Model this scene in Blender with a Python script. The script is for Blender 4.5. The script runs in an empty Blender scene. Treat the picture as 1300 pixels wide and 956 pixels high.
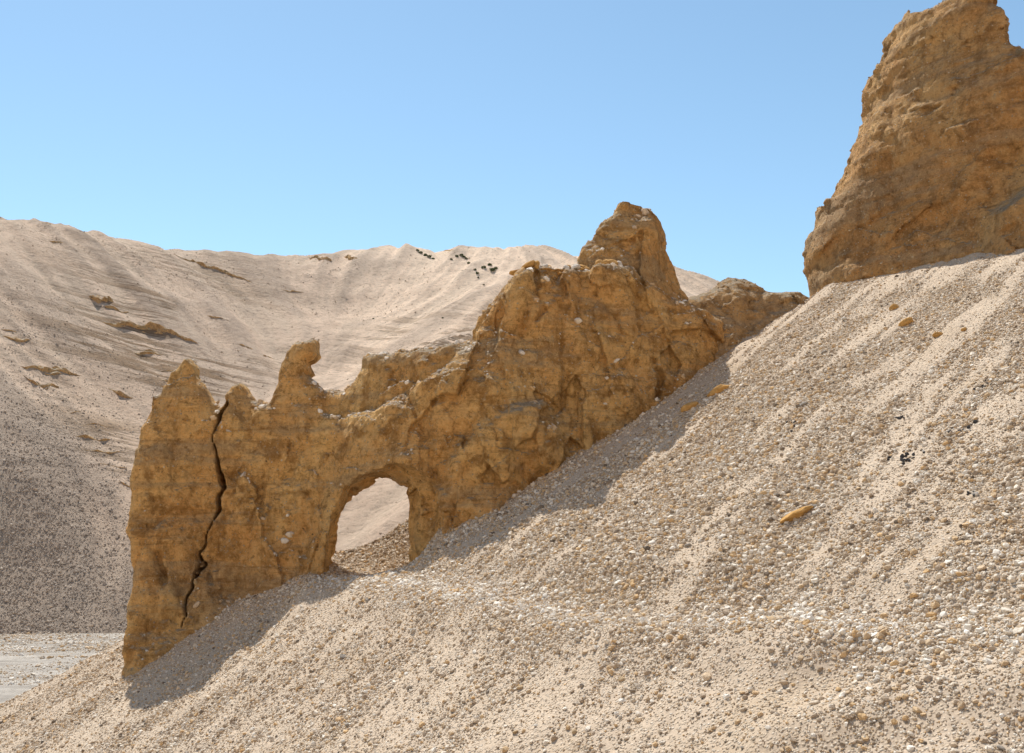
import bpy, bmesh, math, random
import numpy as np
from mathutils.bvhtree import BVHTree
from mathutils import Vector, Matrix

sc = bpy.context.scene
COL = sc.collection
R = math.radians

# ------------------------------------------------------------------ camera
FPX = 1394.0                      # focal length in photo pixels (photo 1300 x 956)
PITCH = math.atan2(212.0, FPX)
cam = bpy.data.objects.new('camera', bpy.data.cameras.new('camera'))
COL.objects.link(cam)
cam.location = (0, 0, 0)
cam.rotation_euler = (math.pi / 2 + PITCH, 0, 0)
cam.data.sensor_width = 36.0
cam.data.lens = 36.0 * FPX / 1300.0
cam.data.clip_start = 0.1
cam.data.clip_end = 8000
sc.camera = cam

# ------------------------------------------------------------------ sky and sun
SUN_DIR = Vector((-0.22, 0.52, 0.83)).normalized()      # towards the sun
SUN_EL = math.asin(SUN_DIR.z)
SUN_AZ = math.atan2(SUN_DIR.x, SUN_DIR.y)
world = bpy.data.worlds.new('World')
sc.world = world
world.use_nodes = True
wn = world.node_tree.nodes
wl = world.node_tree.links
for n in list(wn):
    wn.remove(n)
sky = wn.new('ShaderNodeTexSky')
sky.sky_type = 'NISHITA'
sky.sun_disc = False
sky.sun_elevation = SUN_EL
sky.sun_rotation = SUN_AZ
sky.altitude = 1200
sky.air_density = 1.0
sky.dust_density = 0.35
sky.ozone_density = 0.55
bg = wn.new('ShaderNodeBackground')
bg.inputs['Strength'].default_value = 0.122
wo = wn.new('ShaderNodeOutputWorld')
tint = wn.new('ShaderNodeMix'); tint.data_type = 'RGBA'; tint.blend_type = 'MULTIPLY'
tint.inputs[0].default_value = 1.0
tint.inputs[7].default_value = (1.0, 1.105, 1.01, 1)
wl.new(sky.outputs['Color'], tint.inputs[6])
wl.new(tint.outputs[2], bg.inputs['Color'])
wl.new(bg.outputs['Background'], wo.inputs['Surface'])

sl = bpy.data.lights.new('sun', 'SUN')
sl.energy = 5.0
sl.angle = R(0.5)
sl.color = (1.0, 0.94, 0.85)
sun = bpy.data.objects.new('sun', sl)
COL.objects.link(sun)
sun.rotation_euler = SUN_DIR.to_track_quat('Z', 'Y').to_euler()
sun.location = (0, 0, 60)

sc.view_settings.view_transform = 'Standard'
sc.view_settings.look = 'None'
sc.view_settings.exposure = 0.44
sc.view_settings.gamma = 1.0

# ------------------------------------------------------------------ numeric helpers
rng = np.random.default_rng(7)
random.seed(7)
LAT = rng.random((64, 64, 64)).astype(np.float32)

def vnoise(x, y, z):
    x = np.asarray(x, np.float32); y = np.asarray(y, np.float32); z = np.asarray(z, np.float32)
    x, y, z = np.broadcast_arrays(x, y, z)
    xi = np.floor(x); yi = np.floor(y); zi = np.floor(z)
    fx = x - xi; fy = y - yi; fz = z - zi
    fx = fx * fx * (3 - 2 * fx); fy = fy * fy * (3 - 2 * fy); fz = fz * fz * (3 - 2 * fz)
    x0 = xi.astype(np.int32) & 63; y0 = yi.astype(np.int32) & 63; z0 = zi.astype(np.int32) & 63
    x1 = (x0 + 1) & 63; y1 = (y0 + 1) & 63; z1 = (z0 + 1) & 63
    a = LAT[x0, y0, z0] * (1 - fx) + LAT[x1, y0, z0] * fx
    b = LAT[x0, y1, z0] * (1 - fx) + LAT[x1, y1, z0] * fx
    c = LAT[x0, y0, z1] * (1 - fx) + LAT[x1, y0, z1] * fx
    d = LAT[x0, y1, z1] * (1 - fx) + LAT[x1, y1, z1] * fx
    a = a * (1 - fy) + b * fy
    c = c * (1 - fy) + d * fy
    return (a * (1 - fz) + c * fz) * 2 - 1

def fbm(x, y, z, octaves=4, gain=0.5):
    s = 0; a = 1.0; k = 1.0
    for i in range(octaves):
        s = s + a * vnoise(x * k + 13.7 * i, y * k + 5.1 * i, z * k + 9.3 * i)
        a *= gain; k *= 2.03
    return s

def smin(a, b, k):
    h = np.clip(0.5 + 0.5 * (b - a) / k, 0, 1)
    return b * (1 - h) + a * h - k * h * (1 - h)

def smax(a, b, k):
    return -smin(-a, -b, k)

def sstep(a, b, x):
    t = np.clip((x - a) / (b - a), 0, 1)
    return t * t * (3 - 2 * t)

CP, SP = math.cos(PITCH), math.sin(PITCH)

def ray(px, py):
    """photo pixel -> direction with y component 1"""
    u = (px - 650.0) / FPX; v = (478.0 - py) / FPX
    dy = CP - v * SP; dz = SP + v * CP
    return u / dy, dz / dy

def P(px, py, d):
    rx, rz = ray(px, py)
    return np.array((rx * d, d, rz * d))

def project(x, y, z):
    cy = y * CP + z * SP; cz = -y * SP + z * CP
    cy = np.maximum(cy, 0.01)
    return 650 + FPX * x / cy, 478 - FPX * cz / cy

# ------------------------------------------------------------------ terrain functions
def plane_z(x, y):
    xs = np.where(x > 24, 24 + 14 * (1 - np.exp(-np.maximum(x - 24, 0) / 14)), x)
    return -1.6 + 0.65 * (0.78 * (xs + 6) + 0.62 * (y - 47))

def crest_y(x):
    return 56.3 + 2.2 * np.exp(-((x + 7) / 5.0) ** 2) + 0.6 * np.sin(x * 0.35)

def plane_hit(px, py):
    rx, rz = ray(px, py)
    d = 17.43 / (0.65 * (0.78 * rx + 0.62) - rz)
    return rx * d, d

def poly_dist(x, y, pts):
    """distance to an open polyline and the interpolated third value"""
    best = np.full(np.shape(x), 1e9, np.float64); val = np.zeros(np.shape(x)); side = np.zeros(np.shape(x))
    for (ax, ay, av), (bx, by, bv) in zip(pts[:-1], pts[1:]):
        ex, ey = bx - ax, by - ay
        t = np.clip(((x - ax) * ex + (y - ay) * ey) / (ex * ex + ey * ey), 0, 1)
        dx = x - ax - t * ex; dy = y - ay - t * ey
        d = np.sqrt(dx * dx + dy * dy)
        m = d < best
        best = np.where(m, d, best); val = np.where(m, av + t * (bv - av), val)
        side = np.where(m, np.sign(ex * dy - ey * dx), side)
    return best, val, side

def trail_pts(lst):
    out = []
    for px, py in lst:
        x, y = plane_hit(px, py)
        out.append((x, y, float(plane_z(np.float64(x), np.float64(y)))))
    return out
TRAIL = trail_pts([(440, 727), (470, 738), (540, 745), (610, 757), (680, 774), (750, 788), (830, 793), (910, 791),
                   (990, 789), (1080, 797), (1170, 803), (1260, 800), (1360, 790)])
TRAIL2 = trail_pts([(1010, 905), (1100, 880), (1180, 862), (1260, 852), (1380, 838)])
ARCH_C = (-6.7, 50.3)

def near_base(x, y):
    yc = crest_y(x)
    g = plane_z(x, y)
    g2 = plane_z(x, yc) - 0.5 * (y - yc)
    z = smin(g, g2, 0.5)
    z = z - 2.0 * np.exp(-((x + 7.5) / 3.6) ** 2) * sstep(52.0, 57.5, y) * sstep(70, 62, y)
    # level floor through the arch
    w = np.exp(-(((x - ARCH_C[0]) / 2.9) ** 6 + np.abs((y - ARCH_C[1]) / np.where(y > ARCH_C[1], 6.2, 2.9)) ** np.where(y > ARCH_C[1], 6.0, 2.0)))
    z = z * (1 - w) + (-1.4) * w
    # camera bank and valley
    b = -2.4 - 0.3 * np.maximum(y, 0) + 0.35 * np.maximum(-12 - y, 0)
    z = smax(z, b, 1.0)
    z = smax(z, -12.2, 1.0)
    return z

UX, UY = 0.78, 0.62          # uphill direction of the scree
def st_coords(x, y):
    return x * UX + y * UY, x * UY - y * UX

def streak(x, y):
    s, t = st_coords(x, y)
    tt = t + 0.7 * vnoise(s * 0.12, t * 0.12, 4.0) + 0.22 * vnoise(s * 0.5, t * 0.5, 6.0)
    return 0.55 * vnoise(tt * 0.5, s * 0.07, 1.5) + 0.45 * vnoise(tt * 1.3, s * 0.13, 7.5) + 0.4 * vnoise(tt * 2.9, s * 0.3, 2.2) + 0.2 * vnoise(s * 1.1, t * 1.1, 3.2)

def near_z(x, y):
    z = near_base(x, y)
    d, tz, sd = poly_dist(x, y, TRAIL)
    w = 0.75 * (1 - sstep(0.2, 2.4, d)) * sstep(49.0, 43.0, y)
    z = z * (1 - w) + tz * w
    d2, tz2, sd2 = poly_dist(x, y, TRAIL2)
    w = (1 - sstep(0.3, 1.8, d2)) * 0.6
    z = z * (1 - w) + tz2 * w
    far = sstep(62, 75, y) + sstep(16, 10, y)
    z = z + (0.06 * streak(x, y) + 0.25 * vnoise(x * 0.16, y * 0.16, 3.3) + 0.05 * vnoise(x * 0.9, y * 0.9, 8.1)
             + 0.025 * vnoise(x * 2.6, y * 2.6, 6.1)) * (1 - 0.5 * np.clip(far, 0, 1))
    return z

# ------------------------------------------------------------------ mesh helpers
def link(name, me, mat=None, parent=None):
    o = bpy.data.objects.new(name, me)
    COL.objects.link(o)
    if mat is not None and me is not None and len(me.materials) == 0:
        me.materials.append(mat)
    if parent is not None:
        o.parent = parent
    return o

def mesh_from(name, verts, faces, smooth=True):
    """numpy verts (n,3), faces (m,k)"""
    me = bpy.data.meshes.new(name)
    verts = np.ascontiguousarray(verts, np.float32); faces = np.ascontiguousarray(faces, np.int32)
    n, k = faces.shape
    me.vertices.add(len(verts)); me.vertices.foreach_set('co', verts.ravel())
    me.loops.add(n * k); me.loops.foreach_set('vertex_index', faces.ravel())
    me.polygons.add(n)
    me.polygons.foreach_set('loop_start', np.arange(0, n * k, k, dtype=np.int32))
    me.polygons.foreach_set('loop_total', np.full(n, k, np.int32))
    me.polygons.foreach_set('use_smooth', np.full(n, smooth, bool))
    me.update(calc_edges=True)
    me.validate()
    return me

def grid_mesh(name, xs, ys, zf):
    X, Y = np.meshgrid(xs, ys, indexing='ij')
    Z = zf(X, Y)
    nx, ny = X.shape
    v = np.stack([X.ravel(), Y.ravel(), Z.ravel()], 1)
    idx = np.arange(nx * ny).reshape(nx, ny)
    f = np.stack([idx[:-1, :-1].ravel(), idx[1:, :-1].ravel(), idx[1:, 1:].ravel(), idx[:-1, 1:].ravel()], 1)
    return mesh_from(name, v, f), X, Y, Z

def add_attr(me, name, data):
    a = me.attributes.new(name, 'FLOAT', 'POINT')
    a.data.foreach_set('value', np.ascontiguousarray(data, np.float32).ravel())

def tag(o, label=None, cat=None, group=None, kind=None):
    if label: o['label'] = label
    if cat: o['category'] = cat
    if group: o['group'] = group
    if kind: o['kind'] = kind
    return o

# ------------------------------------------------------------------ materials
class NT:
    def __init__(self, name):
        self.m = bpy.data.materials.new(name)
        self.m.use_nodes = True
        self.t = self.m.node_tree
        self.bsdf = self.t.nodes['Principled BSDF']
        self.bsdf.inputs['Roughness'].default_value = 0.95
        self.bsdf.inputs['Specular IOR Level'].default_value = 0.15
    def n(self, typ, **kw):
        x = self.t.nodes.new(typ)
        for k, v in kw.items():
            setattr(x, k, v)
        return x
    def set(self, sock, v):
        if isinstance(v, bpy.types.NodeSocket): self.t.links.new(v, sock)
        elif v is not None: sock.default_value = v
    def coord(self, scale=(1, 1, 1), rot=(0, 0, 0), src='Object'):
        tc = self.n('ShaderNodeTexCoord'); mp = self.n('ShaderNodeMapping')
        self.t.links.new(tc.outputs[src], mp.inputs['Vector'])
        mp.inputs['Scale'].default_value = scale; mp.inputs['Rotation'].default_value = rot
        return mp.outputs['Vector']
    def noise(self, vec, scale, detail=4, rough=0.55, dist=0.0):
        x = self.n('ShaderNodeTexNoise')
        self.set(x.inputs['Vector'], vec); x.inputs['Scale'].default_value = scale
        x.inputs['Detail'].default_value = detail; x.inputs['Roughness'].default_value = rough
        x.inputs['Distortion'].default_value = dist
        return x.outputs['Fac']
    def voro(self, vec, scale, feature='F1', out='Distance', rnd=1.0):
        x = self.n('ShaderNodeTexVoronoi', feature=feature)
        self.set(x.inputs['Vector'], vec); x.inputs['Scale'].default_value = scale
        x.inputs['Randomness'].default_value = rnd
        return x.outputs[out]
    def ramp(self, fac, stops, interp='LINEAR'):
        x = self.n('ShaderNodeValToRGB'); cr = x.color_ramp; cr.interpolation = interp
        while len(cr.elements) < len(stops): cr.elements.new(0.5)
        for e, (p, c) in zip(cr.elements, stops):
            e.position = p
            e.color = (c, c, c, 1) if isinstance(c, (int, float)) else (*c, 1)
        self.set(x.inputs['Fac'], fac)
        return x.outputs['Color']
    def mix(self, fac, a, b, mode='MIX'):
        x = self.n('ShaderNodeMix', data_type='RGBA', blend_type=mode)
        self.set(x.inputs[0], fac)
        for s, v in ((x.inputs[6], a), (x.inputs[7], b)):
            if isinstance(v, tuple): v = (*v, 1)
            self.set(s, v)
        return x.outputs[2]
    def math(self, op, a, b=None, clamp=False):
        x = self.n('ShaderNodeMath', operation=op, use_clamp=clamp)
        self.set(x.inputs[0], a); self.set(x.inputs[1], b)
        return x.outputs[0]
    def attr(self, name, kind='GEOMETRY'):
        x = self.n('ShaderNodeAttribute', attribute_type=kind, attribute_name=name)
        return x.outputs['Fac']
    def bump(self, h, strength, dist, normal=None):
        x = self.n('ShaderNodeBump')
        x.inputs['Strength'].default_value = strength; x.inputs['Distance'].default_value = dist
        self.set(x.inputs['Height'], h); self.set(x.inputs['Normal'], normal)
        return x.outputs['Normal']
    def out(self, col, nrm=None):
        self.set(self.bsdf.inputs['Base Color'], col)
        self.set(self.bsdf.inputs['Normal'], nrm)
        return self.m

def rock_material(name, hue):
    k = NT(name)
    (o1, o2, dark, grey, pale) = hue
    v = k.coord()
    big = k.noise(v, 0.22, 5, 0.6, 0.6)
    mid = k.noise(v, 0.9, 6, 0.65, 0.4)
    col = k.mix(k.ramp(big, [(0.36, 0), (0.62, 1)]), o1, o2)
    col = k.mix(k.math('MULTIPLY', k.ramp(mid, [(0.5, 0), (0.64, 1)]), 0.8), col, dark)
    # bedding: grey layers that wander up and down
    vs = k.coord((0.10, 0.10, 0.85))
    bed = k.noise(vs, 1.0, 7, 0.62, 0.35)
    col = k.mix(k.math('MULTIPLY', k.ramp(bed, [(0.51, 0), (0.60, 1)]), 0.6), col, grey)
    vs2 = k.coord((0.3, 0.3, 3.2))
    bed2 = k.noise(vs2, 1.0, 6, 0.65, 0.3)
    col = k.mix(k.math('MULTIPLY', k.ramp(bed2, [(0.55, 0), (0.66, 1)]), 0.55), col, dark)
    # dark vertical streaks
    vv = k.coord((0.9, 0.9, 0.08))
    run = k.noise(vv, 1.0, 5, 0.6, 0.2)
    col = k.mix(k.math('MULTIPLY', k.ramp(run, [(0.56, 0), (0.68, 1)]), 0.6), col, dark)
    # grain and pebbles of the conglomerate
    grain = k.noise(v, 7.0, 8, 0.75)
    col = k.mix(k.ramp(grain, [(0.34, 0.65), (0.46, 0)]), col, k.mix(0.85, col, dark))
    col = k.mix(k.math('MULTIPLY', k.ramp(grain, [(0.54, 0), (0.68, 1)]), 0.6), col, pale)
    g2 = k.noise(v, 2.6, 8, 0.72, 0.2)
    col = k.mix(k.math('MULTIPLY', k.ramp(g2, [(0.36, 1), (0.47, 0)]), 0.7), col, dark)
    col = k.mix(k.math('MULTIPLY', k.ramp(g2, [(0.55, 0), (0.68, 1)]), 0.45), col, pale)
    vd = k.voro(v, 5.5); vcol = k.voro(v, 5.5, out='Color')
    sep = k.n('ShaderNodeSeparateColor'); k.t.links.new(vcol, sep.inputs[0])
    peb = k.math('MULTIPLY', k.ramp(vd, [(0.18, 1), (0.30, 0)]), k.ramp(sep.outputs[0], [(0.72, 0), (0.8, 1)]))
    col = k.mix(k.math('MULTIPLY', peb, 0.8), col, k.mix(sep.outputs[1], grey, (0.52, 0.44, 0.33)))
    # dust and small gravel lying on upward faces
    g = k.n('ShaderNodeNewGeometry'); sx = k.n('ShaderNodeSeparateXYZ')
    k.t.links.new(g.outputs['True Normal'], sx.inputs[0])
    up = k.math('ADD', sx.outputs[2], k.math('MULTIPLY', k.math('SUBTRACT', mid, 0.5), 0.5))
    col = k.mix(k.math('MULTIPLY', k.ramp(up, [(0.60, 0), (0.82, 1)]), 0.8), col,
                k.mix(k.ramp(grain, [(0.4, 0), (0.6, 1)]), (0.30, 0.24, 0.16), (0.5, 0.44, 0.35)))
    h1 = k.noise(v, 1.6, 8, 0.68, 0.3)
    n1 = k.bump(h1, 1.0, 0.6)
    n1 = k.bump(bed, 0.7, 0.35, n1)
    n1 = k.bump(g2, 0.8, 0.25, n1)
    n2 = k.bump(grain, 0.75, 0.10, n1)
    n3 = k.bump(peb, 0.6, 0.06, n2)
    return k.out(col, n3)

M_ROCK = rock_material('ochre_rock', ((0.86, 0.555, 0.225), (0.75, 0.41, 0.145), (0.30, 0.15, 0.045), (0.44, 0.32, 0.19), (0.90, 0.66, 0.34)))
M_TOWER = rock_material('tower_rock', ((0.68, 0.415, 0.175), (0.56, 0.295, 0.11), (0.26, 0.14, 0.055), (0.40, 0.29, 0.18), (0.76, 0.55, 0.30)))
M_LEDGE = rock_material('ledge_rock', ((0.66, 0.43, 0.21), (0.56, 0.33, 0.14), (0.34, 0.20, 0.09), (0.46, 0.35, 0.23), (0.76, 0.57, 0.34)))

def scree_material():
    k = NT('scree_ground')
    rotz = math.atan2(UY, UX)
    v = k.coord()
    tc = k.n('ShaderNodeTexCoord'); mp = k.n('ShaderNodeMapping', vector_type='TEXTURE')
    k.t.links.new(tc.outputs['Object'], mp.inputs['Vector'])
    mp.inputs['Rotation'].default_value = (0, 0, rotz)
    mp2 = k.n('ShaderNodeMapping'); k.t.links.new(mp.outputs['Vector'], mp2.inputs['Vector'])
    mp2.inputs['Scale'].default_value = (0.10, 1.1, 0.1)
    st = k.noise(mp2.outputs['Vector'], 1.0, 6, 0.6, 0.2)
    big = k.noise(v, 0.25, 4, 0.6)
    grit = k.noise(v, 9.0, 8, 0.8)
    sandy = k.attr('sandy')
    tan, beige, grey = (0.53, 0.425, 0.32), (0.60, 0.485, 0.365), (0.46, 0.375, 0.29)
    col = k.mix(k.ramp(st, [(0.35, 0), (0.65, 1)]), grey, tan)
    col = k.mix(sandy, col, k.mix(k.ramp(big, [(0.35, 0), (0.65, 1)]), beige, tan))
    col = k.mix(k.math('MULTIPLY', k.ramp(big, [(0.55, 0), (0.72, 1)]), 0.35), col, (0.46, 0.33, 0.19))
    vd = k.voro(v, 11.0); vc = k.voro(v, 11.0, out='Color')
    sep = k.n('ShaderNodeSeparateColor'); k.t.links.new(vc, sep.inputs[0])
    pebcol = k.ramp(sep.outputs[0], [(0.0, (0.22, 0.19, 0.155)), (0.35, (0.40, 0.33, 0.25)), (0.6, (0.44, 0.32, 0.19)), (0.8, (0.58, 0.52, 0.44)), (1, (0.66, 0.62, 0.55))])
    pm = k.math('MULTIPLY', k.ramp(vd, [(0.3, 1), (0.48, 0)]), k.math('SUBTRACT', 0.85, k.math('MULTIPLY', sandy, 0.62)))
    col = k.mix(pm, col, pebcol)
    col = k.mix(k.ramp(grit, [(0.36, 0.45), (0.52, 0)]), col, (0.2, 0.165, 0.125))
    n1 = k.bump(k.ramp(vd, [(0.0, 1), (0.5, 0)]), 0.7, 0.07)
    n2 = k.bump(grit, 0.6, 0.05, n1)
    return k.out(col, n2)
M_SCREE = scree_material()

def stone_material(name, stops, attr_kind='INSTANCER'):
    k = NT(name)
    a = k.attr('tint', attr_kind)
    v = k.coord()
    col = k.ramp(a, stops)
    gr = k.noise(v, 4.0, 5, 0.7)
    col = k.mix(k.ramp(gr, [(0.35, 0.4), (0.55, 0)]), col, k.mix(0.6, col, (0.12, 0.09, 0.06)))
    return k.out(col, k.bump(gr, 0.4, 0.1))
STOPS = [(0.0, (0.14, 0.115, 0.09)), (0.06, (0.34, 0.26, 0.185)), (0.28, (0.51, 0.415, 0.315)), (0.42, (0.57, 0.42, 0.26)),
         (0.53, (0.62, 0.42, 0.22)), (0.60, (0.63, 0.54, 0.43)), (0.80, (0.75, 0.68, 0.58)), (1.0, (0.82, 0.78, 0.71))]
M_STONE = stone_material('gravel_stone', STOPS)
M_EMBED = stone_material('embedded_pebble', [(0, (0.16, 0.10, 0.05)), (0.3, (0.40, 0.27, 0.13)), (0.6, (0.42, 0.33, 0.22)), (0.8, (0.58, 0.46, 0.30)), (1, (0.70, 0.62, 0.50))])
M_SSTONE = stone_material('slope_stone', [(0, (0.26, 0.20, 0.15)), (0.3, (0.42, 0.33, 0.245)), (0.7, (0.55, 0.43, 0.32)), (1, (0.70, 0.58, 0.46))])
M_HSTONE = stone_material('hill_stone', [(0, (0.25, 0.205, 0.17)), (0.3, (0.36, 0.30, 0.245)), (0.7, (0.45, 0.38, 0.31)), (1, (0.60, 0.52, 0.44))])

def single_stone(name, c1, c2):
    k = NT(name)
    v = k.coord()
    n = k.noise(v, 5.0, 6, 0.7)
    col = k.mix(k.ramp(n, [(0.35, 0), (0.65, 1)]), c1, c2)
    return k.out(col, k.bump(k.noise(v, 9, 6, 0.7), 0.5, 0.15))
M_PALE = single_stone('pale_stone', (0.46, 0.41, 0.34), (0.70, 0.65, 0.58))
M_GREYST = single_stone('grey_stone', (0.25, 0.22, 0.19), (0.40, 0.36, 0.31))
M_TANST = single_stone('tan_stone', (0.40, 0.29, 0.17), (0.56, 0.43, 0.28))
M_BLACK = single_stone('black_stone', (0.025, 0.025, 0.028), (0.08, 0.075, 0.075))
M_CLOD = single_stone('ochre_clod', (0.42, 0.23, 0.07), (0.58, 0.35, 0.13))

def hill_material():
    k = NT('hill_scree')
    v = k.coord()
    scree = k.attr('scree'); sunlit_sand = k.attr('sunlit_sand'); rill = k.attr('rill')
    big = k.noise(v, 0.035, 6, 0.6, 0.5)
    fine = k.noise(v, 0.9, 8, 0.78)
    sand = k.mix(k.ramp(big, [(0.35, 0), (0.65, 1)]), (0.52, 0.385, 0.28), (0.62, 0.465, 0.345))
    sand = k.mix(sunlit_sand, sand, (0.80, 0.61, 0.45))  # paler mix stands for stronger sun on the right flank; also fan-edge sand
    sand = k.mix(k.math('MULTIPLY', k.ramp(rill, [(0.5, 0), (0.75, 1)]), 0.5), sand, (0.34, 0.265, 0.205))
    sand = k.mix(k.math('MULTIPLY', k.ramp(rill, [(0.2, 1), (0.45, 0)]), 0.30), sand, (0.54, 0.44, 0.33))
    flow = k.attr('flow')
    sand = k.mix(k.math('MULTIPLY', k.ramp(flow, [(0.52, 0), (0.8, 1)]), 0.4), sand, (0.27, 0.215, 0.165))
    sand = k.mix(k.math('MULTIPLY', k.ramp(flow, [(0.2, 1), (0.48, 0)]), 0.35), sand, (0.60, 0.48, 0.36))
    tcs = k.n('ShaderNodeTexCoord'); sxs = k.n('ShaderNodeSeparateXYZ'); k.t.links.new(tcs.outputs['Object'], sxs.inputs[0])
    dip = k.math('ADD', k.math('MULTIPLY', sxs.outputs[2], 0.75), k.math('MULTIPLY', sxs.outputs[0], 0.16))
    cmb = k.n('ShaderNodeCombineXYZ')
    k.set(cmb.inputs[0], k.math('MULTIPLY', sxs.outputs[0], 0.035)); k.set(cmb.inputs[1], k.math('MULTIPLY', sxs.outputs[1], 0.035)); k.set(cmb.inputs[2], dip)
    lay = k.noise(cmb.outputs[0], 1.0, 6, 0.65, 0.5)
    bn = k.math('MULTIPLY', k.attr('bench'), k.ramp(lay, [(0.48, 0), (0.56, 1)]))
    sand = k.mix(k.math('MULTIPLY', bn, 0.85), sand, (0.21, 0.13, 0.065))
    gry = k.mix(k.ramp(fine, [(0.38, 0), (0.6, 1)]), (0.31, 0.255, 0.205), (0.40, 0.33, 0.265))
    col = k.mix(scree, sand, gry)
    col = k.mix(k.ramp(fine, [(0.36, 0.75), (0.5, 0)]), col, k.mix(0.6, col, (0.16, 0.125, 0.10)))
    col = k.mix(k.math('MULTIPLY', k.ramp(fine, [(0.55, 0), (0.72, 1)]), 0.35), col, (0.62, 0.53, 0.43))
    n1 = k.bump(k.noise(v, 0.25, 6, 0.65), 0.5, 1.0)
    n1 = k.bump(bn, 0.6, 1.2, n1)
    n2 = k.bump(fine, 0.9, 0.8, n1)
    return k.out(col, n2)
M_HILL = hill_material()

def valley_material(name, c1, c2):
    k = NT(name)
    v = k.coord()
    vs = k.coord((0.05, 0.14, 1), (0, 0, R(-28)))
    bars = k.noise(vs, 1.0, 8, 0.7, 1.2)
    fine = k.noise(v, 1.6, 8, 0.8)
    col = k.mix(k.ramp(bars, [(0.38, 0), (0.62, 1)]), c1, c2)
    col = k.mix(k.ramp(fine, [(0.36, 0.6), (0.5, 0)]), col, (0.2, 0.18, 0.16))
    return k.out(col, k.bump(fine, 0.7, 0.3, k.bump(bars, 0.6, 0.6)))
M_RIVER = valley_material('river_gravel', (0.28, 0.25, 0.215), (0.50, 0.46, 0.405))
M_GROUND = valley_material('valley_ground', (0.40, 0.33, 0.25), (0.48, 0.40, 0.31))

# ------------------------------------------------------------------ ground, riverbed, scree slope
me, X, Y, Z = grid_mesh('ground', np.linspace(-4000, 4000, 41), np.linspace(-4000, 4000, 41), lambda x, y: x * 0 - 12.5)
tag(link('ground', me, M_GROUND), kind='structure')

def river_z(x, y):
    return -11.0 + 0.5 * fbm(x * 0.025, y * 0.03, 5.0, 2) + 0.35 * fbm(x * 0.06 + 3, y * 0.10, 2.0, 4) - 1.2 * sstep(150, 175, y) - 1.2 * sstep(-25, -10, x) - 1.6 * sstep(-150, -190, x)
me, X, Y, Z = grid_mesh('riverbed', np.linspace(-200, -5, 160), np.linspace(62, 178, 140), river_z)
tag(link('riverbed', me, M_RIVER), kind='structure')

def axis(lo, hi, fine_lo, fine_hi, fine, coarse):
    a = np.arange(lo, fine_lo, coarse); b = np.arange(fine_lo, fine_hi, fine); c = np.arange(fine_hi, hi + coarse, coarse)
    return np.concatenate([a, b, c])
me, X, Y, Z = grid_mesh('scree_slope', axis(-70, 90, -28, 33, 0.11, 1.2), axis(-60, 125, 18, 60, 0.11, 1.2), near_z)

def sandiness(x, y):
    """0 stony .. 1 sandy, from the zones one sees on the slope"""
    dT, _, sd = poly_dist(x, y, TRAIL)
    s, t = st_coords(x, y)
    st = streak(x, y)
    above = sstep(-0.5, 0.6, sd * dT)                    # 1 uphill of the trail
    upper = sstep(30, 42, s)                             # upper right sheet
    sand_above = sstep(-0.15, 0.55, st - 0.12 + 0.26 * upper)
    sand_below = 0.2 + 0.55 * sstep(-0.6, 0.7, st)
    v = sand_above * above + sand_below * (1 - above)
    v = v * sstep(0.2, 2.0, dT + 0.8 * vnoise(x * 0.7, y * 0.7, 5.0))
    return np.clip(v, 0, 1)
# which side of the trail is uphill
_d, _v, _s = poly_dist(np.array([2.0]), np.array([48.0]), TRAIL)
if _s[0] < 0:
    TRAIL = TRAIL[::-1]
add_attr(me, 'sandy', sandiness(X, Y))
tag(link('scree_slope', me, M_SCREE), kind='structure')

# ------------------------------------------------------------------ far hill (thin plate through surveyed points)
HC = [(-60, 272, 258), (0, 279, 272), (65, 287, 285), (150, 303, 300), (260, 322, 320), (330, 326, 330), (430, 321, 345), (505, 314, 345),
      (570, 318, 342), (680, 317, 335), (730, 327, 335), (860, 348, 345), (930, 385, 355), (1010, 440, 360), (1100, 520, 360),
      (450, 400, 288), (455, 480, 238), (460, 560, 192), (465, 640, 162), (470, 715, 143),
      (150, 420, 231), (150, 520, 195), (150, 640, 163), (150, 740, 147), (250, 420, 248), (260, 560, 188), (300, 360, 295),
      (0, 400, 205), (0, 520, 172), (0, 640, 153), (0, 720, 147), (0, 800, 139), (100, 797, 139), (240, 800, 139), (-100, 800, 139),
      (-100, 520, 160), (-100, 400, 188), (360, 400, 275), (360, 520, 210), (340, 700, 146),
      (560, 440, 222), (600, 380, 266), (700, 400, 250), (620, 520, 176), (640, 640, 146), (800, 440, 240), (800, 560, 180), (800, 700, 140),
      (950, 560, 230)]
hp = np.array([P(*c) for c in HC])
extra = np.array([(-180, 420, 20), (-60, 470, 30), (40, 470, 20), (150, 460, -30), (-260, 330, 40), (200, 300, -40), (160, 180, -30), (-230, 150, -14),
                  (-230, 220, 20), (70, 150, -14), (120, 260, 5)], float)
hp = np.concatenate([hp, extra])
def tps_k(r2):
    return np.where(r2 > 1e-9, 0.5 * r2 * np.log(np.maximum(r2, 1e-9)), 0)
c2 = hp[:, :2] / 100.0
n = len(c2)
K = tps_k(((c2[:, None] - c2[None]) ** 2).sum(-1)) + 0.004 * np.eye(n)
Pm = np.concatenate([np.ones((n, 1)), c2], 1)
A = np.block([[K, Pm], [Pm.T, np.zeros((3, 3))]])
W = np.linalg.solve(A, np.concatenate([hp[:, 2], np.zeros(3)]))
def hill_base(x, y):
    z = W[n] + W[n + 1] * x / 100 + W[n + 2] * y / 100
    for i in range(n):
        z = z + W[i] * tps_k((x / 100 - c2[i, 0]) ** 2 + (y / 100 - c2[i, 1]) ** 2)
    return z
HS = 0.85
hx = np.arange(-300, 200, HS); hy = np.arange(118, 470, HS)
HX, HY = np.meshgrid(hx, hy, indexing='ij')
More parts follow.
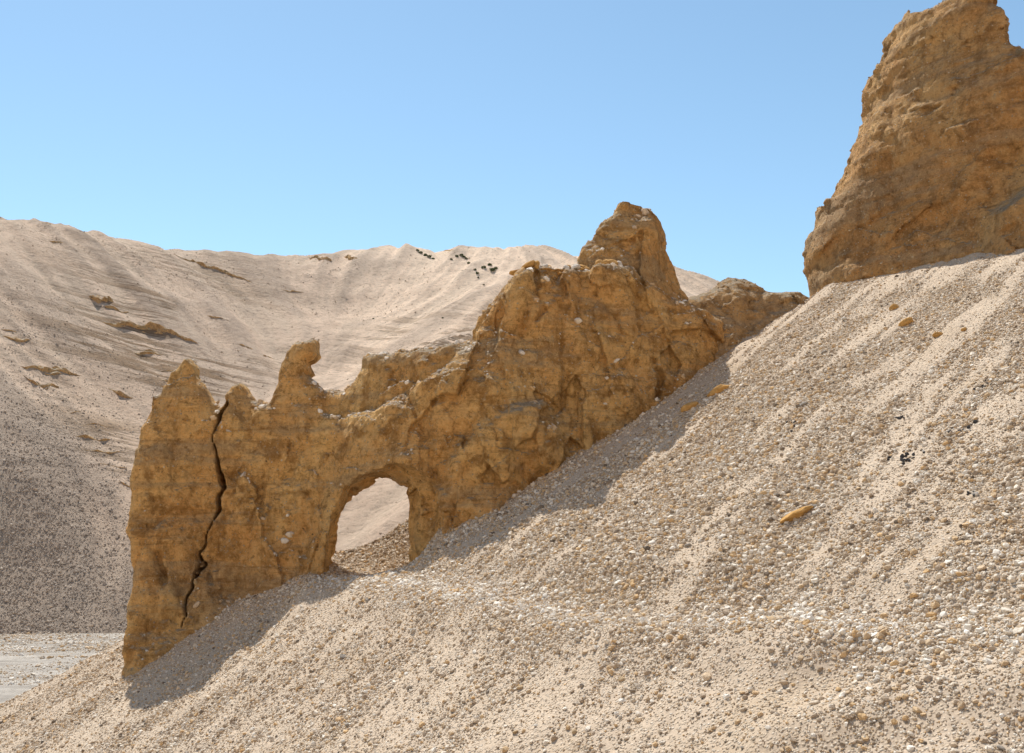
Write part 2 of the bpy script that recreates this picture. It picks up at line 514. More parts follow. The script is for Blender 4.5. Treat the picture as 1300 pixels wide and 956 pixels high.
HZ0 = hill_base(HX, HY)
gx, gy = np.gradient(HZ0, HS)
gn = np.sqrt(gx * gx + gy * gy) + 1e-6
# follow the fall line downhill so that rills run together towards the gullies
fx, fy = HX.copy(), HY.copy()
def samp(A_, x, y):
    u = np.clip((x - hx[0]) / HS, 0, len(hx) - 1.001); v = np.clip((y - hy[0]) / HS, 0, len(hy) - 1.001)
    i = u.astype(int); j = v.astype(int); a = u - i; b = v - j
    return A_[i, j] * (1 - a) * (1 - b) + A_[i + 1, j] * a * (1 - b) + A_[i, j + 1] * (1 - a) * b + A_[i + 1, j + 1] * a * b
NXg, NYg = gx / gn, gy / gn
acc = np.zeros_like(HX); acc2 = np.zeros_like(HX); wsum = 0
r2_ = rng.normal(size=HX.shape)
r1 = vnoise(HX * 0.22, HY * 0.22, 3.0) * 0.8 + vnoise(HX * 0.5, HY * 0.5, 5.0) * 0.6
for step in range(26):
    acc += samp(r1, fx, fy); acc2 += samp(r2_, fx, fy); wsum += 1
    a, b = samp(NXg, fx, fy), samp(NYg, fx, fy)
    fx -= a * 1.6; fy -= b * 1.6
rill = acc / wsum
rill = np.clip(rill / (rill.std() * 4) + 0.5, 0, 1)
flow = np.clip(acc2 / (acc2.std() * 5) + 0.5, 0, 1)
HZ = HZ0 + (3.0 * (rill - 0.5) + 0.55 * (flow - 0.5) * sstep(-0.5, 0.6, fbm(HX * 0.03, HY * 0.03, 8.0, 2))) * sstep(-11, 0, HZ0) + 1.4 * fbm(HX * 0.02, HY * 0.02, 1.0, 3) * 0.6 + 0.25 * fbm(HX * 0.2, HY * 0.2, 4.0, 3)
HZ = smax(HZ, -13.5 + 0 * HZ, 1.0)
def hill_z(x, y):
    return samp(HZ, np.asarray(x, float), np.asarray(y, float))
def hill_hit(px, py):
    """first point of the hill along the ray of a photo pixel"""
    rx, rz = ray(px, py)
    d = np.arange(125, 430, 0.25)
    below = hill_z(rx * d, d) > rz * d
    i = np.argmax(below)
    if not below[i]:
        i = np.argmin(rz * d - hill_z(rx * d, d))
    return np.array((rx * d[i], d[i], float(hill_z(rx * d[i], d[i]))))
LEDGES = [
    ([(196, 470), (220, 471), (246, 476)], 4, 'thin ledge on the hill just left of the tip of the pointed pillar'),
    ([(70, 520), (95, 523), (125, 528)], 3, 'thin brown ledge under the left pair of ledges'),
    ([(84, 537), (110, 540), (150, 544)], 3, 'thin brown ledge between the left pair and the grey fan'),
    ([(120, 588), (145, 592), (172, 596)], 3, 'lowest thin brown ledge between the grey fan and the pillar'),
    ([(255, 397), (275, 403), (292, 408)], 3, 'thin ledge right of the end of the largest ledge'),
    ([(133, 388), (150, 393), (165, 396)], 4, 'thin ledge between the short ledge and the largest ledge'),
    ([(490, 452), (530, 447), (570, 443)], 3, 'thin pale ledge on the hill just above the middle of the wall'),
    ([(0, 418), (12, 419), (24, 421)], 4, 'thin upper ledge at the left edge of the photo'),
    ([(218, 322), (245, 331), (280, 343), (305, 352), (322, 360)], 9, 'long brown rock ledge slanting below the skyline, left of the middle of the far hill'),
    ([(130, 408), (155, 409), (190, 413), (225, 425), (252, 437)], 11, 'largest brown rock ledge on the left flank of the far hill'),
    ([(112, 376), (128, 380), (145, 384)], 11, 'short brown rock ledge just above the largest ledge'),
    ([(163, 445), (185, 447), (208, 450)], 8, 'short flat brown ledge just below the largest ledge'),
    ([(24, 464), (55, 468), (85, 472), (106, 477)], 11, 'brown ledge at the left side of the far hill, upper of a pair'),
    ([(28, 476), (45, 487), (75, 490)], 8, 'brown ledge at the left side of the far hill, lower of a pair'),
    ([(135, 492), (152, 500), (170, 506)], 8, 'small brown ledge halfway between the left pair and the pointed pillar'),
    ([(0, 426), (18, 430), (40, 432)], 8, 'brown ledge cut by the left edge of the photo'),
    ([(94, 553), (115, 555), (142, 558)], 8, 'low brown ledge above the grey fan, upper of two'),
    ([(103, 570), (135, 574), (172, 577)], 6, 'long thin brown ledge above the grey fan, lower of two'),
    ([(355, 367), (372, 369), (390, 371)], 4, 'thin brown ledge below the skyline, right of the long slanting one'),
    ([(392, 325), (405, 328), (421, 330)], 8, 'brown ledge close under the skyline, left of the round outcrop'),
    ([(437, 326), (446, 328), (454, 328)], 12, 'round brown outcrop close under the skyline at the head of the gully'),
    ([(330, 450), (340, 453), (350, 457)], 4, 'tiny brown ledge on the hill left of the spire'),
    ([(300, 436), (312, 440), (322, 444)], 4, 'tiny brown ledge on the hill above the small knob'),
    ([(198, 480), (215, 483), (232, 486)], 5, 'thin ledge behind the pointed pillar, upper of two'),
    ([(198, 490), (212, 492), (226, 494)], 4, 'thin ledge behind the pointed pillar, lower of two'),
    ([(58, 284), (64, 285), (72, 288)], 6, 'small dark rock standing on the skyline at the far left'),
    ([(60, 305), (72, 307), (84, 309)], 4, 'thin brown ledge close under the skyline at the far left'),
    ([(150, 610), (160, 616), (172, 622)], 6, 'small brown ledge beside the pillar above the grey fan'),
    ([(561, 319), (568, 318), (576, 319)], 5, 'small rock on the skyline among the bushes'),
]

# the slope is cut back below each outcrop, so that the ledge stands as a step in it
LEDGE_CTR = []
CUT = np.zeros_like(HZ)
for pts, th, lab in LEDGES:
    C_ = np.array([hill_hit(*p) for p in pts])
    LEDGE_CTR.append(C_)
    sz = 2.2 * th * C_[:, 1].mean() / FPX
    lo_, hi_ = C_.min(0) - 12, C_.max(0) + 12
    i0, i1 = np.searchsorted(hx, (lo_[0], hi_[0])); j0, j1 = np.searchsorted(hy, (lo_[1], hi_[1]))
    sl_ = (slice(i0, i1), slice(j0, j1))
    xx, yy = HX[sl_], HY[sl_]
    par = np.linspace(0, 1, len(C_))
    dd, pv, _ = poly_dist(xx, yy, [(c[0], c[1], p) for c, p in zip(C_, par)])
    mid = C_.mean(0)
    # signed: positive on the downhill side (towards the viewer and down the gradient)
    yl = np.interp(xx, C_[np.argsort(C_[:, 0]), 0], C_[np.argsort(C_[:, 0]), 1])
    sg = np.where(yy < yl, 1, -1) * dd
    env = np.sin(np.pi * np.clip(pv, 0, 1)) ** 0.6
    c_ = 0.12 * sz * env * sstep(-0.1 * sz, 0.7 * sz, sg) * np.exp(-(np.maximum(sg, 0) / (2.2 * sz)) ** 2)
    CUT[sl_] = np.maximum(CUT[sl_], c_)
HZ_UNCUT = HZ.copy()
HZ = HZ - CUT
v = np.stack([HX.ravel(), HY.ravel(), HZ.ravel()], 1)
idx = np.arange(HX.size).reshape(HX.shape)
f = np.stack([idx[:-1, :-1].ravel(), idx[1:, :-1].ravel(), idx[1:, 1:].ravel(), idx[:-1, 1:].ravel()], 1)
me = mesh_from('hill', v, f)
# stony fan at the foot of the left flank, right flank painted paler for its fuller sun
FAN = [hill_hit(*p) for p in ((-60, 440), (0, 500), (60, 560), (110, 610), (150, 655), (200, 720))]
fd, _, fs = poly_dist(HX, HY, [(p[0], p[1], 0) for p in FAN])
sref = poly_dist(np.array([-75.0]), np.array([145.0]), [(p[0], p[1], 0) for p in FAN])[2][0]
fan = sstep(-14, 26, fd * fs * sref + 6 * fbm(HX * 0.04, HY * 0.04, 7.0, 3))
fan = np.clip(fan * sstep(0.1, 1.0, sstep(90, 10, HZ)) + 0.35 * (rill - 0.5) * fan, 0, 1)
add_attr(me, 'scree', fan)
sunlit_sand = sstep(-62, -34, HX + 8 * fbm(HX * 0.03, HY * 0.03, 2.0, 3)) * sstep(0, 25, HZ)
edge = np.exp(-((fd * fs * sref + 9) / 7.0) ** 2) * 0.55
add_attr(me, 'sunlit_sand', np.clip(sunlit_sand + edge * (1 - fan), 0, 1))
_qx, _qy = project(HX, HY, HZ)
bench = np.exp(-(((_qx - 190) / 130) ** 2 + ((_qy - 470) / 130) ** 2)) + 0.8 * np.exp(-(((_qx - 560) / 90) ** 2 + ((_qy - 440) / 40) ** 2))
add_attr(me, 'bench', np.clip(bench * 1.6, 0, 1) * sstep(-0.4, 0.2, fbm(HX * 0.045, HY * 0.045, 9.0, 3)))
add_attr(me, 'rill', rill); add_attr(me, 'flow', flow)
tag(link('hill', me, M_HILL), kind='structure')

# added unseen valley side behind the viewer, steepened to bounce sun onto the wall
def back_z(x, y):
    return -13 + 0.75 * np.maximum(-30 - y, 0) * (1 - 0.25 * np.sin(x * 0.01)) + 6 * fbm(x * 0.01, y * 0.01, 3.0, 4) * sstep(-40, -100, y)
me, bX, bY, bZ = grid_mesh('bounce_hillside', np.linspace(-500, 500, 90), np.linspace(-420, -25, 70), back_z)
add_attr(me, 'scree', bX * 0); add_attr(me, 'sunlit_sand', bX * 0 + 0.5); add_attr(me, 'rill', bX * 0 + 0.5); add_attr(me, 'flow', bX * 0 + 0.5); add_attr(me, 'bench', bX * 0)
tag(link('bounce_hillside', me, M_HILL), kind='structure')

# ------------------------------------------------------------------ rock bodies: distance field -> surface
def sd_poly(px, pz, pts):
    """signed distance to a closed polygon, negative inside"""
    d = np.full(px.shape, 1e9); inside = np.zeros(px.shape, bool)
    m = len(pts)
    for i in range(m):
        ax, ay = pts[i]; bx, by = pts[(i + 1) % m]
        ex, ey = bx - ax, by - ay
        wx, wy = px - ax, pz - ay
        t = np.clip((wx * ex + wy * ey) / (ex * ex + ey * ey + 1e-12), 0, 1)
        d = np.minimum(d, (wx - t * ex) ** 2 + (wy - t * ey) ** 2)
        c = ((ay <= pz) & (by > pz)) | ((by <= pz) & (ay > pz))
        with np.errstate(divide='ignore', invalid='ignore'):
            xi = ax + (pz - ay) / (by - ay + 1e-30) * ex
        inside ^= c & (px < xi)
    d = np.sqrt(d)
    return np.where(inside, -d, d)

def surface_nets(F, x0, y0, z0, h):
    S = F < 0
    nx, ny, nz = F.shape
    cnt = np.zeros((nx - 1, ny - 1, nz - 1), np.int8)
    corners = [(a, b, c) for a in (0, 1) for b in (0, 1) for c in (0, 1)]
    for a, b, c in corners:
        cnt += S[a:nx - 1 + a, b:ny - 1 + b, c:nz - 1 + c]
    act = (cnt > 0) & (cnt < 8)
    I, J, Kk = np.nonzero(act)
    idx = np.full(act.shape, -1, np.int32); idx[I, J, Kk] = np.arange(len(I))
    sumv = np.zeros((len(I), 3)); num = np.zeros(len(I))
    for p in corners:
        for ax in range(3):
            if p[ax] == 1: continue
            q = list(p); q[ax] = 1
            fa = F[I + p[0], J + p[1], Kk + p[2]]; fb = F[I + q[0], J + q[1], Kk + q[2]]
            m = (fa < 0) != (fb < 0)
            t = np.where(m, fa / (fa - fb + 1e-20), 0)
            for c in range(3):
                val = p[c] + (t if c == ax else 0)
                sumv[:, c] += np.where(m, val, 0)
            num += m
    V = sumv / num[:, None] + np.stack([I, J, Kk], 1)
    V = V * h + np.array([x0, y0, z0])
    faces = []
    for ax in range(3):
        sl0 = [slice(None)] * 3; sl1 = [slice(None)] * 3
        sl0[ax] = slice(0, -1); sl1[ax] = slice(1, None)
        a, b = S[tuple(sl0)], S[tuple(sl1)]
        ch = np.argwhere(a != b)
        o1, o2 = (ax + 1) % 3, (ax + 2) % 3
        ok = (ch[:, o1] > 0) & (ch[:, o2] > 0) & (ch[:, o1] < F.shape[o1] - 1) & (ch[:, o2] < F.shape[o2] - 1)
        ch = ch[ok]
        flip = b[ch[:, 0], ch[:, 1], ch[:, 2]]
        def cell(d1, d2):
            c = ch.copy(); c[:, o1] -= d1; c[:, o2] -= d2
            return idx[c[:, 0], c[:, 1], c[:, 2]]
        q = np.stack([cell(1, 1), cell(0, 1), cell(0, 0), cell(1, 0)], 1)
        q[flip] = q[flip][:, ::-1]
        faces.append(q)
    return V, np.concatenate(faces)

def facets(Xg, Zg, seeds, seed, amp, tilt, zs=0.6):
    """broken planes: every cell of a warped cell pattern has its own depth and lean"""
    r2 = np.random.default_rng(seed)
    wxg = Xg + 0.5 * fbm(Xg * 0.5, Zg * 0.5, seed * 0.7, 3); wzg = Zg + 0.5 * fbm(Xg * 0.5, Zg * 0.5, seed * 0.7 + 9, 3)
    sx_ = r2.uniform(Xg.min(), Xg.max(), seeds); sz_ = r2.uniform(Zg.min(), Zg.max(), seeds)
    best = np.full(Xg.shape, 1e9); out = np.zeros(Xg.shape)
    for a, b, o_, t1, t2 in zip(sx_, sz_, r2.uniform(-1, 1, seeds), r2.normal(size=seeds), r2.normal(size=seeds)):
        dx, dz = wxg - a, wzg - b
        d = dx * dx + (dz * zs) ** 2
        m = d < best
        best = np.where(m, d, best)
        out = np.where(m, o_ * amp + np.clip(tilt * (t1 * dx + t2 * dz), -0.35, 0.35), out)
    return out

WALL_Y = np.array([(-22, 50.6), (-17.7, 51.0), (-15.3, 51.7), (-13, 52.6), (-9.8, 52.3), (-7, 50.3), (-4.2, 48.7), (-1.7, 48.4), (2.9, 50.0), (7.5, 52.0), (9.8, 53.5), (13.7, 57), (18, 59)])
BATTER = 0.17
def wall_front(x, z):
    yb = np.interp(x, WALL_Y[:, 0], WALL_Y[:, 1])
    return yb + BATTER * (z - plane_z(x, yb))
def wall_pt(px, py, dy=0.9):
    rx, rz = ray(px, py)
    d = 51.0
    for _ in range(12):
        d = float(wall_front(np.float64(rx * d), np.float64(rz * d))) + dy
    return rx * d, rz * d
def wpoly(pts, dy):
    return [wall_pt(px, py, dy) for px, py in pts]

OUT_FRONT = [(140, 1000), (150, 900), (157, 855), (162, 800), (166, 760), (170, 722), (167, 695), (164, 675), (169, 645), (172, 600), (177, 570), (184, 545),
    (196, 521), (199, 505), (208, 503), (215, 490), (221, 476), (231, 466), (240, 455), (248, 456), (253, 466), (254, 480), (261, 490), (269, 503), (279, 516),
    (284, 521), (291, 516), (294, 513), (293, 505), (302, 496), (311, 490), (318, 497), (326, 512), (345, 513), (352, 500), (356, 490), (358, 478), (361, 466),
    (369, 450), (378, 439), (390, 436), (402, 433), (403, 444), (408, 452), (401, 460), (394, 463), (397, 475), (392, 478), (405, 487), (412, 499), (414, 527), (440, 529),
    (480, 515), (520, 492), (545, 484), (562, 468), (578, 447), (602, 437), (610, 415), (617, 402), (625, 385), (640, 365), (655, 350), (668, 342), (690, 340),
    (720, 346), (745, 346), (765, 341), (795, 338), (806, 340), (825, 362), (850, 376), (872, 383), (892, 395), (914, 412), (932, 432), (942, 455), (946, 1000)]
OUT_BACK = [(390, 600), (398, 506), (418, 498), (440, 498), (453, 484), (463, 470), (459, 458), (470, 452), (490, 450), (520, 452), (545, 446), (580, 441), (605, 436), (640, 430), (660, 600)]
OUT_PEAK = [(726, 420), (728, 346), (735, 335), (740, 315), (750, 300), (765, 285), (778, 264), (787, 252), (794, 249), (803, 255), (814, 267), (831, 269), (840, 276),
    (845, 290), (849, 300), (850, 318), (857, 328), (858, 340), (865, 355), (875, 370), (887, 384), (910, 404), (930, 440), (930, 560), (726, 560)]
ARCH_FRONT = [(409, 760), (411, 715), (412, 690), (418, 662), (428, 638), (440, 616), (458, 603), (478, 596), (498, 590), (515, 590), (530, 594), (545, 606), (555, 628), (560, 660), (562, 690), (561, 760)]
ARCH_BACK = [(414, 760), (417, 715), (419, 692), (425, 662), (433, 645), (450, 627), (475, 612), (495, 607), (509, 611), (519, 620), (521, 655), (524, 690), (523, 715), (523, 760)]
BULGE = [(545, 700), (560, 620), (580, 565), (640, 522), (690, 508), (716, 545), (700, 590), (650, 660), (560, 730)]
CRACK = [(291, 512, .17), (284, 532, .13), (271, 560, .08), (276, 585, .10), (281, 612, .16), (278, 646, .12), (265, 676, .10), (252, 702, .13), (244, 732, .11), (237, 762, .08), (232, 795, .05)]
CRACK2 = [(206, 735, .06), (200, 700, .07), (193, 690, .05), (200, 668, .05), (213, 655, .05)]
CRACK3 = [(683, 345, .08), (685, 380, .07), (681, 410, .05)]
CRACK6 = [(252, 702, .06), (254, 718, .10), (249, 730, .06), (243, 736, .05)]
CRACK5 = [(715, 440, .05), (712, 470, .06), (716, 500, .05), (700, 520, .04)]
CRACK4 = [(833, 455, .08), (836, 480, .1), (832, 505, .06)]

def wall_sdf(h):
    x = np.arange(-22.5, 18.5, h); z = np.arange(-11.5, 17.5, h); y = np.arange(46.0, 61.0, h)
    Xg, Zg = np.meshgrid(x, z, indexing='ij')
    wob = 0.10 * fbm(Xg * 1.3, Zg * 1.3, 2.0, 3)
    A_ = sd_poly(Xg, Zg, wpoly(OUT_FRONT, 0.9)) + wob
    B_ = sd_poly(Xg, Zg, wpoly(OUT_BACK, 2.0)) + wob
    C_ = sd_poly(Xg, Zg, wpoly(OUT_PEAK, 2.0)) + wob
    AF = sd_poly(Xg, Zg, wpoly(ARCH_FRONT, 0.1)) + 0.4 * wob
    AB = sd_poly(Xg, Zg, wpoly(ARCH_BACK, 3.9)) + 0.5 * wob
    bul = sd_poly(Xg, Zg, wpoly(BULGE, 0.0))
    yf = wall_front(Xg, Zg)
    relief = 0.5 * fbm(Xg * 0.16, Zg * 0.13, 5.0, 3) - 0.75 * np.sqrt(np.abs(fbm(Xg * 0.30 + 0.14 * Zg, Zg * 0.15, 8.0, 3)) + 0.01) + 0.3 - 0.3 * np.sqrt(np.abs(vnoise(Xg * 0.9 - 0.2 * Zg, Zg * 0.3, 4.0)) + 0.01)
    calm = 1 - 0.62 * sstep(-5.0, -8.5, Xg)
    relief += (facets(Xg, Zg, 110, 3, 0.17, 0.10) + facets(Xg, Zg, 420, 5, 0.07, 0.10)) * calm
    relief -= 0.55 * sstep(0.25, -0.5, bul)
    zb = Zg + 0.5 * fbm(Xg * 0.2, Zg * 0.2, 3.0, 3)
    relief += 0.07 * vnoise(zb * 1.5, Xg * 0.12, 2.0) + 0.04 * vnoise(zb * 3.7, Xg * 0.2, 6.0)
    front = yf + relief
    gro = np.full(Xg.shape, 9.0)
    for C in (CRACK2, CRACK3, CRACK4, CRACK5):
        pts = [(*wall_pt(a, b, 0.1), r) for a, b, r in C]
        d, rr, _ = poly_dist(Xg + 0.28 * vnoise(Zg * 1.3, Xg * 0.2, 3.0) + 0.1 * vnoise(Zg * 4.0, Xg * 0.5, 3.0), Zg + 0.2 * vnoise(Xg * 1.5, Zg * 0.7, 9.0), pts)
        gro = np.minimum(gro, d)
    front = front + 0.5 * np.exp(-(gro / 0.16) ** 2) * np.clip(0.55 + 0.9 * vnoise(Xg * 1.1, Zg * 1.1, 2.5), 0, 1.2)
    ext = 4.5 - 0.12 * (Zg - plane_z(Xg, 50.0))
    ext = np.clip(ext - 0.8 * sstep(-8.0, -12.0, Xg), 2.0, 5.0)
    crk = np.full(Xg.shape, 9.0)
    for C in (CRACK, CRACK6):
        pts = [(*wall_pt(a, b, 0.1), r) for a, b, r in C]
        d, rr, _ = poly_dist(Xg + 0.12 * vnoise(Zg * 1.9, Xg * 0.2, 3.0) + 0.055 * vnoise(Zg * 4.5, Xg * 0.6, 7.0), Zg + 0.1 * vnoise(Xg * 3, Zg * 3, 5.0), pts)
        crk = np.minimum(crk, d - np.maximum(rr * 0.62 * (1 + 0.9 * vnoise(Xg * 1.3, Zg * 1.3, 1.0)), 0.045))
    def slab(S2, fr, th, Rr, base=0.45, sharp=False):
        """thin towards the outline, with a broken rather than a rounded rim"""
        dd = np.clip(-S2 / Rr, 0, 1)
        hh = th * 0.5 * (base + (1 - base) * (dd if sharp else np.sqrt(1 - (1 - dd) ** 2)))
        cy = fr + th * 0.5
        inner = np.abs(y[None, :, None] - cy[:, None, :]) - hh[:, None, :]
        return smax(inner, S2[:, None, :] + 0 * inner, 0.3).astype(np.float32)
    F = slab(A_, front, ext, 1.3)
    F = np.minimum(F, slab(B_, front + 0.85, ext * 0.85, 0.7))
    F = np.minimum(F, slab(C_, front + 1.0 - 0.25 * relief, np.clip(ext + 0.6, 2.8, 5), 2.2, 0.12, True))
    # tunnel, wide at the front and tighter at the back
    Yb = y[None, :, None]
    w = sstep(1.2, 3.2, Yb - front[:, None, :])
    T = AF[:, None, :] * (1 - w) + AB[:, None, :] * w
    F = smax(F, -T, 0.04)
    F = np.maximum(F, (-11.2 - z)[None, None, :])
    return x, y, z, F.astype(np.float32), crk, front

def rough(F, x, y, z, amps, soft=None, band=0.9):
    I, J, K_ = np.nonzero(np.abs(F) < band)
    px, py, pz = x[I], y[J], z[K_]
    d = np.zeros(len(I))
    damp = 1.0 if soft is None else soft(px, pz)
    for sc_, a, oc, zs in amps:
        if a < 0:                                        # creased: sharp hollows between rounded lumps
            d -= a * (np.abs(fbm(px * sc_, py * sc_, pz * sc_ * zs, oc)) - 0.35) * -1.0
        else:
            d += a * fbm(px * sc_, py * sc_, pz * sc_ * zs, oc)
    F[I, J, K_] += d * damp
    return F

def build_iso(F, x, y, z, h):
    V, Q = surface_nets(F, x[0], y[0], z[0], h)
    return V, Q

def vert_normals(V, Q):
    a = V[Q[:, 2]] - V[Q[:, 0]]; b = V[Q[:, 3]] - V[Q[:, 1]]
    nrm = np.cross(a, b)
    N = np.zeros_like(V)
    for c in range(4):
        np.add.at(N, Q[:, c], nrm)
    return N / (np.linalg.norm(N, axis=1, keepdims=True) + 1e-12)

def split_parts(V, Q, classes, names, mat, root, origin):
    N = vert_normals(V, Q)
    out = []
    for ci, nm in enumerate(names):
        q = Q[classes == ci]
        if len(q) == 0: continue
        u, inv = np.unique(q, return_inverse=True)
        me = mesh_from(nm, V[u] - np.array(origin), inv.reshape(q.shape))
        if len(me.vertices) == len(u):
            me.normals_split_custom_set_from_vertices([tuple(t) for t in N[u]])
        out.append(link(nm, me, mat, root))
    return out

def drop_hidden(V, Q):
    """leave out faces that lie well under the scree"""
    c = V[Q].mean(1)
    zg = near_base(c[:, 0], c[:, 1])
    return Q[c[:, 2] > zg - 1.2]

def drop_islands(Q, nv, keep=400):
    """remove crumbs that are not joined to the body"""
    lab = np.arange(nv)
    for _ in range(400):
        m = lab[Q].min(1)
        new = lab.copy()
        for c in range(4):
            np.minimum.at(new, Q[:, c], m)
        new = new[new]; new = new[new]
        if np.array_equal(new, lab): break
        lab = new
    ids, cn = np.unique(lab[Q[:, 0]], return_counts=True)
    good = ids[cn >= keep]
    return Q[np.isin(lab[Q[:, 0]], good)]

H = 0.08
wx, wy, wz, F, CRK, FRONT = wall_sdf(H)
F = rough(F, wx, wy, wz, [(0.5, 0.15, 2, 1.0), (0.7, -0.26, 3, 0.8), (2.1, -0.09, 3, 1.0), (5.5, 0.055, 2, 1.0)],
          soft=lambda a, b: 1 - 0.62 * sstep(5.4, 6.8, b) * sstep(-6.5, -8.0, a) - 0.35 * sstep(-16.5, -18.0, a))
F = np.maximum(F, -np.maximum(CRK[:, None, :], (wy[None, :, None] - FRONT[:, None, :]) - 1.7)).astype(np.float32)
V, Q = build_iso(F, wx, wy, wz, H)
Q = drop_hidden(V, Q)
Q = drop_islands(Q, len(V))
del F
c = V[Q].mean(1)
cpx = c[:, 0]; cpz = c[:, 2]
crack_line = np.array([wall_pt(a, b, 0.1) for a, b, r in CRACK] + [wall_pt(226, 900, 0.1)])
o = np.argsort(crack_line[:, 1])
cx = np.interp(cpz, crack_line[o, 1], crack_line[o, 0])
cls = np.zeros(len(Q), int)
cls[cpx < cx] = 1
sp = sd_poly(cpx, cpz, wpoly([(338, 420), (425, 420), (425, 500), (412, 503), (345, 513), (338, 505)], 0.9))
cls[sp < 0] = 2
kn = sd_poly(cpx, cpz, wpoly([(291, 480), (332, 480), (330, 513), (294, 514)], 0.9))
cls[(kn < 0) & (cls == 0)] = 3
pk = sd_poly(cpx, cpz, wpoly([(722, 230), (900, 230), (890, 386), (850, 386), (806, 338), (722, 345)], 1.6))
cls[pk < 0] = 4
root = bpy.data.objects.new('rock_arch', None); COL.objects.link(root)
root.location = (-7.0, 50.5, -1.2)
tag(root, 'long ochre rock wall pierced by a round natural arch, with spires on top', 'rock arch')
bpy.context.view_layer.update()
split_parts(V, Q, cls, ['arch_wall', 'split_pillar', 'spire', 'knob', 'pinnacle'], M_ROCK, root, root.location)

def pebbles(name, V, Q, origin, parent, count, seed):
    r2 = np.random.default_rng(seed)
    N_ = vert_normals(V, Q)
    c_ = V[Q[:, 0]]; n_ = N_[Q[:, 0]]
    cl = fbm(c_[:, 0] * 0.5, c_[:, 1] * 0.5, c_[:, 2] * 1.1, 3)
    ok = np.nonzero((n_[:, 1] < 0.3) & (r2.random(len(Q)) < 0.35 + 0.8 * cl))[0]
    pick = r2.choice(ok, min(count, len(ok)), replace=False)
    sz_ = np.minimum(0.035 * np.exp(r2.exponential(0.34, len(pick))), 0.11)
    ob = gravel_object(name, c_[pick] - np.array(origin) - n_[pick] * (sz_ * 0.12)[:, None], sz_, r2.random(len(pick)), M_EMBED, seed)
    ob.parent = parent
    return ob
PEB_JOBS = [(V, Q, root, 4500)]
WV, WQ, WCLS = V, Q, cls

# low mound at the upper end of the wall
def simple_rock(name, outline, d, dy_slope, thick, Rr, amps, mat, label, cat, h, relief_amp=0.3, npeb=1500, shape=None, soft=None):
    def pt(px, py):
        rx, rz = ray(px, py); dd = d
        for _ in range(8):
            dd = d + dy_slope * (rx * dd)
        return rx * dd, rz * dd
    poly = [pt(*p) for p in outline]
    xs = [p[0] for p in poly]; zs = [p[1] for p in poly]
    x = np.arange(min(xs) - 1, max(xs) + 1, h); z = np.arange(min(zs) - 0.5, max(zs) + 1, h)
    Xg, Zg = np.meshgrid(x, z, indexing='ij')
    zbot = min(zs)
    S2 = sd_poly(Xg, Zg, poly) + 0.12 * fbm(Xg * 1.1, Zg * 1.1, 4.0, 3)
    rel = relief_amp * fbm(Xg * 0.25, Zg * 0.25, 6.0, 4) - 0.6 * np.sqrt(np.abs(fbm(Xg * 0.28, Zg * 0.16, 3.0, 3)) + 0.01) + 0.3
    rel += facets(Xg, Zg, 40, 8, 0.16, 0.10, 1.3) + facets(Xg, Zg, 170, 9, 0.07, 0.10, 1.3)
    zb = Zg + 0.6 * fbm(Xg * 0.15, Zg * 0.15, 3.0, 3)
    rel += 0.09 * vnoise(zb * 1.3, Xg * 0.1, 4.0) + 0.05 * vnoise(zb * 3.6, Xg * 0.15, 9.0)
    front = d + dy_slope * Xg + rel - thick * 0.5
    if shape is not None:
        front = front + shape(Xg, Zg, pt)
    y = np.arange(front.min() - 1, front.max() + thick + 1, h)
    dd = np.clip(-S2 / Rr, 0, 1)
    hh = thick * 0.5 * (0.35 + 0.65 * np.sqrt(1 - (1 - dd) ** 2))
    Yb = y[None, :, None]
    inner = np.abs(Yb - (front + thick * 0.5)[:, None, :]) - hh[:, None, :]
    F = smax(inner, S2[:, None, :] + 0 * inner, 0.35)
    F = np.maximum(F, (zbot + 0.2 - z)[None, None, :]).astype(np.float32)
    F = rough(F, x, y, z, amps, soft=soft)
    V, Q = surface_nets(F, x[0], y[0], z[0], h)
    Q = drop_islands(drop_hidden(V, Q), len(V))
    u, inv = np.unique(Q, return_inverse=True)
    o = V[u].mean(0)
    me = mesh_from(name, V[u] - o, inv.reshape(Q.shape))
    ob = link(name, me, mat); ob.location = o
    PEB_JOBS.append((V, Q, ob, npeb))
    return tag(ob, label, cat)

AMPS = [(0.5, 0.18, 2, 1.0), (0.6, -0.26, 3, 1.2), (2.0, -0.13, 3, 1.3), (5.5, 0.05, 2, 1.2)]
simple_rock('rock_mound', [(862, 520), (866, 388), (880, 377), (900, 370), (922, 359), (945, 359), (960, 367), (975, 375), (1000, 378), (1018, 385), (1025, 520)],
            56.3, 0.10, 3.6, 1.3, AMPS, M_LEDGE, 'low rounded ochre rock mound on the saddle at the upper end of the wall', 'rock outcrop', 0.1,
            shape=lambda a, b, pt: 0.55 * np.minimum(b - pt(940, 366)[1], 0))

